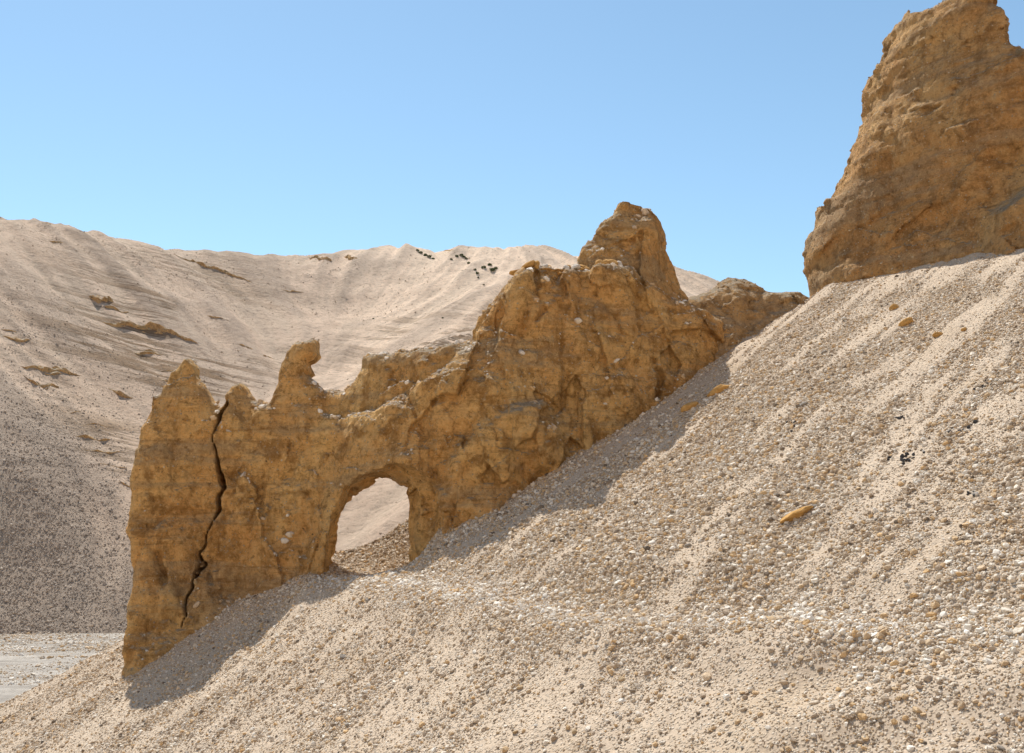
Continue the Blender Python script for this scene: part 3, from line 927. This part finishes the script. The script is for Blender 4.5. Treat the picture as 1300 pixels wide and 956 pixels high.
TOWER = [(1032, 470), (1027, 372), (1025, 350), (1025, 320), (1028, 303), (1038, 280), (1046, 262), (1061, 240), (1068, 220), (1075, 203), (1085, 180), (1091, 163), (1101, 145),
         (1106, 131), (1104, 118), (1108, 100), (1116, 84), (1127, 66), (1136, 56), (1133, 40), (1139, 25), (1146, 17), (1154, 23), (1166, 23), (1181, 16), (1195, 6), (1206, 2),
         (1226, 3), (1244, 12), (1260, 31), (1271, 50), (1278, 78), (1292, 92), (1315, 150), (1350, 250), (1390, 380), (1400, 470)]
def tower_shape(Xg, Zg, pt):
    poly = [pt(*p) for p in ((1190, 420), (1205, 305), (1240, 280), (1300, 236), (1400, 170), (1420, 420))]
    s = sd_poly(Xg, Zg, poly)
    zt = pt(1200, 150)[1]
    return 0.10 * (Zg - zt) - 1.7 * sstep(0.1, -0.4, s)
simple_rock('rock_tower', TOWER, 75.5, -1.05, 5.5, 2.6, AMPS, M_TOWER, 'tall dark ochre rock tower rising from the top of the scree against the sky', 'rock tower', 0.11, 0.5, npeb=3500, shape=tower_shape, soft=lambda a, b: 0.45 + 0.55 * sstep(15.8, 18.5, a))

# ------------------------------------------------------------------ stones
def stone_mesh(name, seed, sub=2, flat=0.7, jag=0.28):
    bm = bmesh.new()
    bmesh.ops.create_icosphere(bm, subdivisions=sub, radius=0.5)
    rs = np.random.default_rng(seed)
    axes = rs.normal(size=(7, 3)); axes /= np.linalg.norm(axes, axis=1)[:, None]
    offs = rs.uniform(0.28, 0.48, 7)
    st = rs.uniform(0.75, 1.25, 3)
    for v in bm.verts:
        p = np.array(v.co)
        for a, o_ in zip(axes, offs):                    # chip flat facets off
            k = p @ a
            if k > o_: p = p - a * (k - o_) * 0.9
        p = p * (1 + jag * 0.35 * float(fbm(p[0] * 3 + seed, p[1] * 3, p[2] * 3, 2)))
        p = p * st; p[2] *= flat
        v.co = p
    me = bpy.data.meshes.new(name)
    bm.to_mesh(me); bm.free()
    return me

def place(name, me, mat, loc, size, rot, label, cat, group=None):
    o = bpy.data.objects.new(name, me)
    COL.objects.link(o)
    if len(me.materials) == 0: me.materials.append(mat)
    o.location = loc; o.scale = size if hasattr(size, '__len__') else (size,) * 3; o.rotation_euler = rot
    return tag(o, label, cat, group)

def ground_hit(px, py):
    rx, rz = ray(px, py)
    d = np.arange(16, 58, 0.05)
    b = near_z(rx * d, d) > rz * d
    i = np.argmax(b)
    return np.array((rx * d[i], d[i], float(near_z(np.float64(rx * d[i]), np.float64(d[i])))))

SLOPE_TILT = (R(-20), R(-26), 0)

# loose ochre clods on the slope: px, py, width px, height px, angle, label
CLODS = [(876, 519, 22, 12, 32, 'ochre rock slab lying in the wall shadow, the lower of two below the pinnacle'),
         (915, 497, 26, 12, 28, 'ochre slab at the edge of the wall shadow, upper of two below the pinnacle'),
         (1012, 656, 38, 11, 24, 'long flat ochre slab lying on the gravel in the middle of the slope'),
         (1136, 392, 16, 9, 10, 'small dark ochre clod highest on the slope below the rock tower'),
         (1152, 411, 18, 8, 25, 'narrow ochre clod just below the highest clod under the rock tower'),
         (1191, 427, 12, 8, 0, 'orange clod on the sandy upper slope right of the narrow ochre clod'),
         (1224, 420, 8, 6, 0, 'small brown clod on the sandy upper slope nearest the right edge')]
for i, (px, py, w, hgt, ang, lab) in enumerate(CLODS):
    p = ground_hit(px, py)
    s = p[1] / FPX
    me = stone_mesh('rock_clod', 100 + i, 3, 0.8, 0.4)
    place('rock_clod', me, M_CLOD, p + np.array((0, 0, 0.12 * hgt * s)), (w * s * 1.25, w * s * 0.7, hgt * s * 1.5), (R(-12), R(-ang * 0.9), R(random.uniform(-15, 15))), lab, 'rock',
          'ochre clods on the scree slope')

# clusters of black stones
BLK = [(1153, 579, 32, 18, 22, 'black stone in the largest dark cluster on the gravel slope'),
       (1222, 545, 18, 7, 9, 'black stone in the small dark cluster above the largest one'),
       (1252, 490, 30, 8, 9, 'black stone in the thin dark streak near the right edge'),
       (1003, 543, 12, 7, 6, 'black stone in the small dark patch on the left of the open slope'),
       (1140, 533, 14, 8, 6, 'black stone in the small dark patch between two sandy streaks'),
       (1232, 627, 14, 7, 5, 'black stone in the dark patch beside a round white stone')]
bm_meshes = [stone_mesh('black_stone', 200 + i, 2, 0.8, 0.4) for i in range(4)]
for px, py, w, hgt, cnt, lab in BLK:
    for j in range(cnt):
        a = random.gauss(0, 0.33); b = random.gauss(0, 0.33)
        p = ground_hit(px + a * w, py + b * hgt - a * w * 0.35)
        sz = random.uniform(2.5, 6.0) * p[1] / FPX
        place('black_stone', random.choice(bm_meshes), M_BLACK, p + np.array((0, 0, 0.15 * sz)), (sz * 1.2, sz, sz), (random.uniform(-.5, .5), random.uniform(-.5, .5), random.uniform(0, 6)), lab, 'stone', 'black stones in dark patches')

# larger loose stones one can pick out
kinds = [(M_PALE, 'pale'), (M_GREYST, 'grey'), (M_TANST, 'tan')]
lm = {k: [stone_mesh('loose_stone', 300 + 10 * j + i, 2, 0.75, 0.35) for i in range(5)] for j, (m, k) in enumerate(kinds)}
cnt = 0
tries = 0
while cnt < 130 and tries < 4000:
    tries += 1
    px = random.uniform(270, 1300); py = random.uniform(400, 956)
    lo = 880 - 0.72 * (px - 160)                       # keep to the sunlit slope in front of the wall
    if py < lo + 95 or (px > 985 and py < 400): continue
    if py < 620 and random.random() < 0.55: continue
    p = ground_hit(px, py)
    if p[1] > 56: continue
    sz = random.uniform(4.5, 9) * p[1] / FPX
    m, kn_ = random.choices(kinds, (5, 3, 4))[0]
    low = py > 800
    lab = {'pale': 'pale loose stone lying on the ', 'grey': 'grey loose stone lying on the ', 'tan': 'tan loose stone lying on the '}[kn_] + \
          ('sandy lower slope' if low else 'gravel above the footpath') + (' left of' if px < 860 else ' right of' if px > 1080 else ' below' if py > 656 else ' above') + ' the long ochre slab'
    place('loose_stone', random.choice(lm[kn_]), m, p + np.array((0, 0, 0.12 * sz)), (sz * 1.15, sz * 0.95, sz), (random.uniform(-.5, .5), random.uniform(-.6, .2), random.uniform(0, 6)),
          lab, 'stone', kn_ + (' loose stones below the path' if low else ' loose stones above the path'))
    cnt += 1

# white stone on the right
p = ground_hit(1238, 629); s = p[1] / FPX
place('white_stone', stone_mesh('white_stone', 391, 3, 0.85, 0.2), single_stone('white_stone', (0.66, 0.63, 0.58), (0.8, 0.77, 0.72)), p + np.array((0, 0, 0.03)), (9 * s, 9 * s, 9 * s), (0, 0, 1),
      'round white stone beside a dark patch near the right edge', 'stone')

# rubble on the flat ledge under the pinnacle
WALL_BVH = BVHTree.FromPolygons([tuple(v) for v in WV], [tuple(q) for q in WQ])
PART_NAMES = ['arch_wall', 'split_pillar', 'spire', 'knob', 'pinnacle']
def drop_down(x, y, z):
    loc, nrm, i, d_ = WALL_BVH.ray_cast(Vector((x, y, z)), Vector((0, 0, -1)))
    return None if loc is None else (loc, nrm if nrm.z > 0 else -nrm, PART_NAMES[WCLS[i]])
rub = [stone_mesh('rubble_stone', 420 + i, 2, 0.8, 0.45) for i in range(6)]
rubp = [stone_mesh('rubble_stone', 440 + i, 2, 0.8, 0.45) for i in range(4)]
got = 0
for j in range(900):
    px = random.uniform(650, 806); py = random.uniform(325, 350)
    x, z = wall_pt(px, py, 1.0)
    y = float(wall_front(np.float64(x), np.float64(z))) + random.uniform(0.3, 2.2)
    r_ = drop_down(x, y, z + 1.3)
    if r_ is None or r_[1].z < 0.55 or not r_[2].startswith(('arch_wall', 'pinnacle')): continue
    loc = r_[0]
    qx, qy = project(loc.x, loc.y, loc.z)
    if not (645 < qx < 808 and 325 < qy < 356): continue
    pale = random.random() < 0.35
    sz = random.choice((0.18, 0.25, 0.3, 0.4, 0.55)) * (0.8 if pale else 1.1)
    place('rubble_stone', random.choice(rubp if pale else rub), M_PALE if pale else M_CLOD, loc + Vector((0, 0, 0.2 * sz)), (sz * 1.3, sz, sz), (random.uniform(-.6, .6), random.uniform(-.6, .6), random.uniform(0, 6)),
          ('pale' if pale else 'ochre') + ' rubble stone on the ' + ('left end of the flat ledge' if qx < 700 else 'middle of the flat ledge' if qx < 745 else 'ledge at the foot') + ' below the pinnacle'.replace('below', 'of' if qx >= 745 else 'below'), 'stone', ('pale' if pale else 'ochre') + ' rubble on the ledge')
    got += 1
    if got >= 60: break
print('rubble', got)

# pale slabs leaning in the mouth of the crack
for i, (px, py, w, hgt, ang, lab) in enumerate([(281, 541, 7, 40, 28, 'long pale stone slab leaning in the mouth of the crack'),
                                                (290, 547, 9, 5, 10, 'small pale stone wedged on the right lip of the crack')]):
    rx, rz = ray(px, py)
    best = None
    for ox in (-6, 0, 6):
        r_x, r_z = ray(px + ox, py)
        q = WALL_BVH.ray_cast(Vector((0, 0, 0)), Vector((r_x, 1, r_z)).normalized())
        if q[0] is not None and (best is None or q[0].y < best): best = q[0].y
    d = (best or 52.5) + 0.12
    s_ = d / FPX
    place('wedged_stone', stone_mesh('wedged_stone', 600 + i, 3, 0.8, 0.3), M_PALE, (rx * d, d, rz * d), (w * s_ * 1.3, 0.35, hgt * s_ * 1.25), (0, R(ang), 0), lab, 'stone')

# ------------------------------------------------------------------ gravel (stuff): points that carry one small stone each
def gravel_group(name, mat, seed):
    g = bpy.data.node_groups.new(name, 'GeometryNodeTree')
    g.interface.new_socket('Geometry', in_out='INPUT', socket_type='NodeSocketGeometry')
    g.interface.new_socket('Geometry', in_out='OUTPUT', socket_type='NodeSocketGeometry')
    N = g.nodes; L = g.links
    gi = N.new('NodeGroupInput'); go = N.new('NodeGroupOutput')
    jn = N.new('GeometryNodeGeometryToInstance')
    for i in range(6):
        ico = N.new('GeometryNodeMeshIcoSphere'); ico.inputs['Radius'].default_value = 0.5; ico.inputs['Subdivisions'].default_value = 2
        sp_ = N.new('GeometryNodeSetPosition')
        no = N.new('ShaderNodeTexNoise'); no.noise_dimensions = '4D'
        no.inputs['Scale'].default_value = 1.7; no.inputs['W'].default_value = seed + i * 3.7; no.inputs['Detail'].default_value = 1.0
        sub = N.new('ShaderNodeVectorMath'); sub.operation = 'SUBTRACT'; sub.inputs[1].default_value = (0.5, 0.5, 0.5)
        mul = N.new('ShaderNodeVectorMath'); mul.operation = 'MULTIPLY'; mul.inputs[1].default_value = (0.9, 0.9, 0.9)
        L.new(no.outputs['Color'], sub.inputs[0]); L.new(sub.outputs[0], mul.inputs[0])
        L.new(ico.outputs['Mesh'], sp_.inputs['Geometry']); L.new(mul.outputs[0], sp_.inputs['Offset'])
        sm = N.new('GeometryNodeSetShadeSmooth'); sm.inputs['Shade Smooth'].default_value = False
        L.new(sp_.outputs['Geometry'], sm.inputs['Geometry'])
        mt = N.new('GeometryNodeSetMaterial'); mt.inputs['Material'].default_value = mat
        L.new(sm.outputs['Geometry'], mt.inputs['Geometry'])
        L.new(mt.outputs['Geometry'], jn.inputs['Geometry'])
    iop = N.new('GeometryNodeInstanceOnPoints')
    iop.inputs['Pick Instance'].default_value = True
    L.new(gi.outputs[0], iop.inputs['Points']); L.new(jn.outputs[0], iop.inputs['Instance'])
    def na(nm, typ):
        a = N.new('GeometryNodeInputNamedAttribute'); a.data_type = typ; a.inputs['Name'].default_value = nm
        return a.outputs['Attribute']
    L.new(na('pick', 'INT'), iop.inputs['Instance Index'])
    L.new(na('rot', 'FLOAT_VECTOR'), iop.inputs['Rotation'])
    L.new(na('siz', 'FLOAT_VECTOR'), iop.inputs['Scale'])
    L.new(iop.outputs['Instances'], go.inputs[0])
    return g

def gravel_object(name, pts, siz, tint, mat, seed):
    n_ = len(pts)
    me = bpy.data.meshes.new(name)
    me.vertices.add(n_); me.vertices.foreach_set('co', np.ascontiguousarray(pts, np.float32).ravel())
    r2 = np.random.default_rng(seed)
    a = me.attributes.new('siz', 'FLOAT_VECTOR', 'POINT')
    sv = siz[:, None] * r2.uniform(0.65, 1.25, (n_, 3)) * np.array((1.1, 1.0, 0.8))
    a.data.foreach_set('vector', np.ascontiguousarray(sv, np.float32).ravel())
    a = me.attributes.new('rot', 'FLOAT_VECTOR', 'POINT')
    rv = np.stack([r2.uniform(-.6, .6, n_), r2.uniform(-.9, .3, n_), r2.uniform(0, 6.28, n_)], 1)
    a.data.foreach_set('vector', np.ascontiguousarray(rv, np.float32).ravel())
    a = me.attributes.new('pick', 'INT', 'POINT'); a.data.foreach_set('value', r2.integers(0, 6, n_).astype(np.int32))
    add_attr(me, 'tint', tint)
    me.update()
    ob = link(name, me)
    md = ob.modifiers.new('gravel', 'NODES'); md.node_group = gravel_group(name, mat, seed)
    return tag(ob, kind='stuff')

def in_view(x, y, z, m=25):
    qx, qy = project(x, y, z)
    return (qx > -m) & (qx < 1300 + m) & (qy > -m) & (qy < 956 + m)

NG = 2500000
gx_ = rng.uniform(-28, 36, NG); gy_ = rng.uniform(19, 59.5, NG)
gz_ = near_z(gx_, gy_)
sd_ = sandiness(gx_, gy_)
dT, _, _ = poly_dist(gx_, gy_, TRAIL)
patch = fbm(gx_ * 0.35, gy_ * 0.35, 3.0, 3)
dens = np.clip((1 - sd_) ** 1.5 * (0.9 + 0.4 * patch), 0.2, 1)
dT = np.abs(dT + 0.9 * vnoise(gx_ * 0.5, gy_ * 0.5, 8.0))
dens = np.maximum(dens, 0.9 * np.exp(-(dT / 1.2) ** 2))
dens *= np.clip((gy_ / 42.0) ** 0.6, 0.6, 1)
keep = in_view(gx_, gy_, gz_, 230) & (rng.random(NG) < dens * 0.62)
gx_, gy_, gz_, dT, sd_ = gx_[keep], gy_[keep], gz_[keep], dT[keep], sd_[keep]
ng = len(gx_)
siz = 0.032 * np.exp(rng.exponential(0.38, ng))
siz = np.minimum(siz, 0.17) * (1.15 - 0.55 * sd_ * (rng.random(ng) < 0.93))
_s, _t = st_coords(gx_, gy_)
siz *= 1 - 0.3 * sstep(32, 44, _s)
tint = np.clip(rng.random(ng) * 0.93 + 0.22 * np.exp(-(dT / 1.3) ** 2), 0, 1)
print('gravel', ng)
gravel_object('gravel', np.stack([gx_, gy_, gz_ + siz * 0.1], 1), siz, tint, M_STONE, 11)

bpy.context.view_layer.update()
for pv, pq, po, pc in PEB_JOBS:
    pebbles('embedded_pebbles', pv, pq, po.location, po, pc, 31 + pc)
# gravel that has come to rest on the ledges of the wall
pts_ = []
for j in range(9000):
    x = random.uniform(-18, 9); y = random.uniform(49, 57)
    r_ = drop_down(x, y, 19)
    if r_ is None or r_[1].z < 0.62 or not r_[2].startswith(('arch_wall', 'split_pillar', 'pinnacle', 'spire')): continue
    if random.random() < 0.85: pts_.append(r_[0])
print('ledge gravel', len(pts_))
pts_ = np.array([tuple(p) for p in pts_])
lsz = np.minimum(0.05 * np.exp(rng.exponential(0.5, len(pts_))), 0.3)
lo = gravel_object('ledge_gravel', pts_ - np.array(root.location), lsz, np.clip(rng.random(len(pts_)) * 0.75 + 0.25, 0, 1), M_STONE, 77)
lo.parent = root

# coarse stones on the grey fan at the hill foot
NHs = 200000
sx = rng.uniform(-110, -25, NHs); sy = rng.uniform(126, 215, NHs)
sz_ = hill_z(sx, sy)
sf = samp(fan, sx, sy)
qx, qy = project(sx, sy, sz_)
keep = (sz_ > -11.3) & (qx > -20) & (qx < 230) & (rng.random(NHs) < 0.05 + 0.8 * sf * np.clip((qy - 440) / 260, 0.15, 1))
sx, sy, sz_ = sx[keep], sy[keep], sz_[keep]
siz = 0.11 * np.exp(rng.exponential(0.33, len(sx))); siz = np.minimum(siz, 0.34)
print('fan stones', len(sx))
gravel_object('fan_stones', np.stack([sx, sy, sz_ + siz * 0.1], 1), siz, rng.random(len(sx)), M_HSTONE, 23)

NHB = 150000
bx_ = rng.uniform(-150, 60, NHB); by_ = rng.uniform(130, 345, NHB); bz_ = hill_z(bx_, by_)
grit = fbm(bx_ * 0.05, by_ * 0.05, 2.0, 3)
keep = (rng.random(NHB) < np.clip(0.30 + 0.55 * grit, 0.04, 1) * (1 - 0.55 * sstep(-60, -30, bx_))) & (bz_ > -11.2) & in_view(bx_, by_, bz_)
bx_, by_, bz_ = bx_[keep], by_[keep], bz_[keep]
siz = np.minimum(0.08 * np.exp(rng.exponential(0.36, len(bx_))), 0.4)
print('hill stones', len(bx_))
gravel_object('hill_stones', np.stack([bx_, by_, bz_ + siz * 0.1], 1), siz, rng.random(len(bx_)), M_SSTONE, 51)
NR = 70000
rx_ = rng.uniform(-75, -30, NR); ry_ = rng.uniform(84, 150, NR); rz_ = river_z(rx_, ry_)
bar = fbm(rx_ * 0.12, ry_ * 0.2, 6.0, 3)
keep = (rng.random(NR) < 0.35 + 0.7 * bar) & (rz_ > hill_z(rx_, ry_) - 0.05) & in_view(rx_, ry_, rz_)
rx_, ry_, rz_ = rx_[keep], ry_[keep], rz_[keep]
siz = np.minimum(0.07 * np.exp(rng.exponential(0.4, len(rx_))), 0.4)
gravel_object('river_stones', np.stack([rx_, ry_, rz_ + siz * 0.1], 1), siz, np.clip(rng.random(len(rx_)) * 0.8 + 0.2, 0, 1), M_STONE, 41)

# ------------------------------------------------------------------ rock ledges on the far hill
def ledge(ctr, thick_px, label, seed):
    """a layered outcrop: lens of rock following the hill between photo points, cap flush with the slope above"""
    L_ = ctr
    seg = np.concatenate([[0], np.cumsum(np.linalg.norm(np.diff(L_, axis=0), axis=1))])
    m = max(20, int(seg[-1] / 0.5))
    t = np.linspace(0, seg[-1], m)
    C = np.stack([np.interp(t, seg, L_[:, k_]) for k_ in range(3)], 1)
    rs = np.random.default_rng(seed)
    size = 2.2 * thick_px * C[:, 1].mean() / FPX
    rows = 9
    verts = []
    for i in range(m):
        u = i / (m - 1)
        env = (math.sin(math.pi * min(max(u, 0.0), 1)) ** 0.6) * (0.8 + 0.4 * float(vnoise(u * 6, seed, 0.5)))
        hgt = size * max(env, 0.05)
        g = np.array((float(samp(gx, C[i, 0], C[i, 1])), float(samp(gy, C[i, 0], C[i, 1]))))
        dn = -g / (np.linalg.norm(g) + 1e-6)
        mixd = dn * 0.6 + np.array((0.0, -1.0)) * 0.4
        dn = mixd / np.linalg.norm(mixd)
        z0 = float(samp(HZ_UNCUT, C[i, 0], C[i, 1]))
        # profile: back under the slope, out along the cap, down the face, back under
        prof = [(-1.6, 0.10), (-0.7, 0.20), (0.0, 0.17), (0.24, 0.11), (0.33, -0.08), (0.30, -0.28), (0.46, -0.42), (0.50, -0.75), (0.65, -1.4)]
        ks = 0.9 + 0.22 * float(vnoise(i * 0.3, seed * 0.9, 3.3))
        for r_, (a, b) in enumerate(prof):
            j = 0.15 * float(fbm(t[i] * 0.8 + r_ * 0.9, seed * 1.7, r_ * 0.7, 3))
            q = C[i, :2] + dn * (a + j) * hgt * 0.9
            verts.append((q[0], q[1], z0 + (b * ks + j * 0.6) * hgt - 0.12))
    verts = np.array(verts)
    f_ = []
    for i in range(m - 1):
        for r_ in range(rows - 1):
            a = i * rows + r_
            f_.append((a, a + 1, a + 1 + rows, a + rows))
    o_ = verts.mean(0)
    me = mesh_from('rock_ledge', verts - o_, np.array(f_), smooth=False)
    bm = bmesh.new(); bm.from_mesh(me); bmesh.ops.recalc_face_normals(bm, faces=bm.faces)
    bm.to_mesh(me); bm.free()
    ob = link('rock_ledge', me, M_LEDGE); ob.location = o_
    tag(ob, label, 'rock ledge', 'rock ledges on the far hill')

for i, (pts, th, lab) in enumerate(LEDGES):
    ledge(LEDGE_CTR[i], th, lab, 500 + i)

# ------------------------------------------------------------------ bushes near the skyline
def leaf_material():
    k = NT('bush_leaf')
    v = k.coord()
    return k.out(k.mix(k.noise(v, 2.0, 3), (0.05, 0.075, 0.025), (0.11, 0.145, 0.055)))
M_LEAF = leaf_material()
def stem_material():
    k = NT('bush_stem')
    return k.out(k.mix(k.noise(k.coord(), 4.0, 3), (0.10, 0.07, 0.045), (0.16, 0.12, 0.08)))
M_STEM = stem_material()
def bush_meshes(seed):
    rs = np.random.default_rng(seed)
    vs, fs = [], []
    for i in range(170):
        d = rs.normal(size=3); d /= np.linalg.norm(d)
        p = d * (0.3 + 0.25 * rs.random()) * np.array((1, 1, 0.75)) + np.array((0, 0, 0.32))
        if p[2] < 0.02: continue
        a = rs.normal(size=3) * 0.075; b = rs.normal(size=3) * 0.075
        k = len(vs); vs += [p - a, p + b, p + a, p - b]; fs.append((k, k + 1, k + 2, k + 3))
    leaf = mesh_from('foliage', np.array(vs), np.array(fs), False)
    bm = bmesh.new()
    for i in range(5):
        a = rs.uniform(0, 6.28); tip = Vector((math.cos(a) * 0.3, math.sin(a) * 0.3, 0.45))
        mt = Matrix.Translation(tip * 0.5) @ tip.to_track_quat('Z', 'Y').to_matrix().to_4x4()
        bmesh.ops.create_cone(bm, cap_ends=True, segments=5, radius1=0.03, radius2=0.01, depth=tip.length, matrix=mt)
    st = bpy.data.meshes.new('stems'); bm.to_mesh(st); bm.free()
    leaf.materials.append(M_LEAF); st.materials.append(M_STEM)
    return leaf, st
BM = [bush_meshes(s) for s in (61, 62, 63)]
BUSH = [(530, 319, 5), (534, 322, 6), (540, 325, 6), (545, 327, 6), (550, 329, 4), (573, 330, 4), (580, 326, 5), (586, 325, 6), (589, 327, 5), (592, 329, 4),
        (595, 335, 5), (603, 343, 4), (606, 348, 5), (614, 341, 7), (622, 337, 6), (625, 344, 8), (629, 342, 6), (607, 353, 3), (614, 362, 3), (562, 404, 3), (474, 405, 3)]
BL = ['first bush from the left in the row under the skyline', 'second bush from the left in the row under the skyline', 'third bush from the left in the row under the skyline',
      'fourth bush from the left in the row under the skyline', 'last small bush at the right end of the row under the skyline',
      'lone small bush left of the middle cluster', 'leftmost bush of the middle cluster under the skyline', 'largest bush of the middle cluster under the skyline',
      'right bush of the middle cluster under the skyline', 'lowest bush of the middle cluster under the skyline',
      'top bush of the line running down the far hill', 'second bush of the line running down the far hill', 'third bush of the line running down the far hill',
      'left bush of the right cluster near the skyline', 'upper bush of the right cluster near the skyline', 'largest dark bush of the right cluster near the skyline',
      'rightmost bush of the right cluster near the skyline', 'fourth bush of the line running down the far hill', 'tiny last bush of the line running down the far hill',
      'tiny lone bush on the bright face of the far hill', 'tiny lone bush in the gully of the far hill']
for i, (px, py, w) in enumerate(BUSH):
    p = hill_hit(px, py)
    r_ = bpy.data.objects.new('bush', None); COL.objects.link(r_)
    s = w * p[1] / FPX * 0.9
    r_.location = p - np.array((0, 0, 0.03)); r_.scale = (s, s, s * 0.8); r_.rotation_euler = (0, 0, random.uniform(0, 6))
    tag(r_, BL[i], 'bush', 'bushes on the far hill')
    lf, st = BM[i % 3]
    link('foliage', lf, None, r_); link('stems', st, None, r_)

# dry tuft on the tip of the pinnacle
bm = bmesh.new()
for i in range(9):
    a = random.uniform(0, 6.28); tip = Vector((math.cos(a) * 0.16, math.sin(a) * 0.16, random.uniform(0.15, 0.34)))
    mt = Matrix.Translation(tip * 0.5) @ tip.to_track_quat('Z', 'Y').to_matrix().to_4x4()
    bmesh.ops.create_cone(bm, cap_ends=True, segments=5, radius1=0.022, radius2=0.006, depth=tip.length, matrix=mt)
me = bpy.data.meshes.new('dry_tuft'); bm.to_mesh(me); bm.free()
x, z = wall_pt(793, 256, 2.0); y = float(wall_front(np.float64(x), np.float64(z))) + 2.6
r_ = None
for dy in (0, -0.3, 0.3, -0.6, 0.6, 0.9):
    q = drop_down(x, y + dy, z + 2)
    if q and q[2].startswith('pinnacle') and (r_ is None or q[0].z > r_[0].z): r_ = q
if r_:
    o_ = link('dry_tuft', me, M_STEM); o_.location = r_[0] - Vector((0, 0, 0.02))
    tag(o_, 'dry tuft of stalks on the very tip of the pinnacle', 'plant')
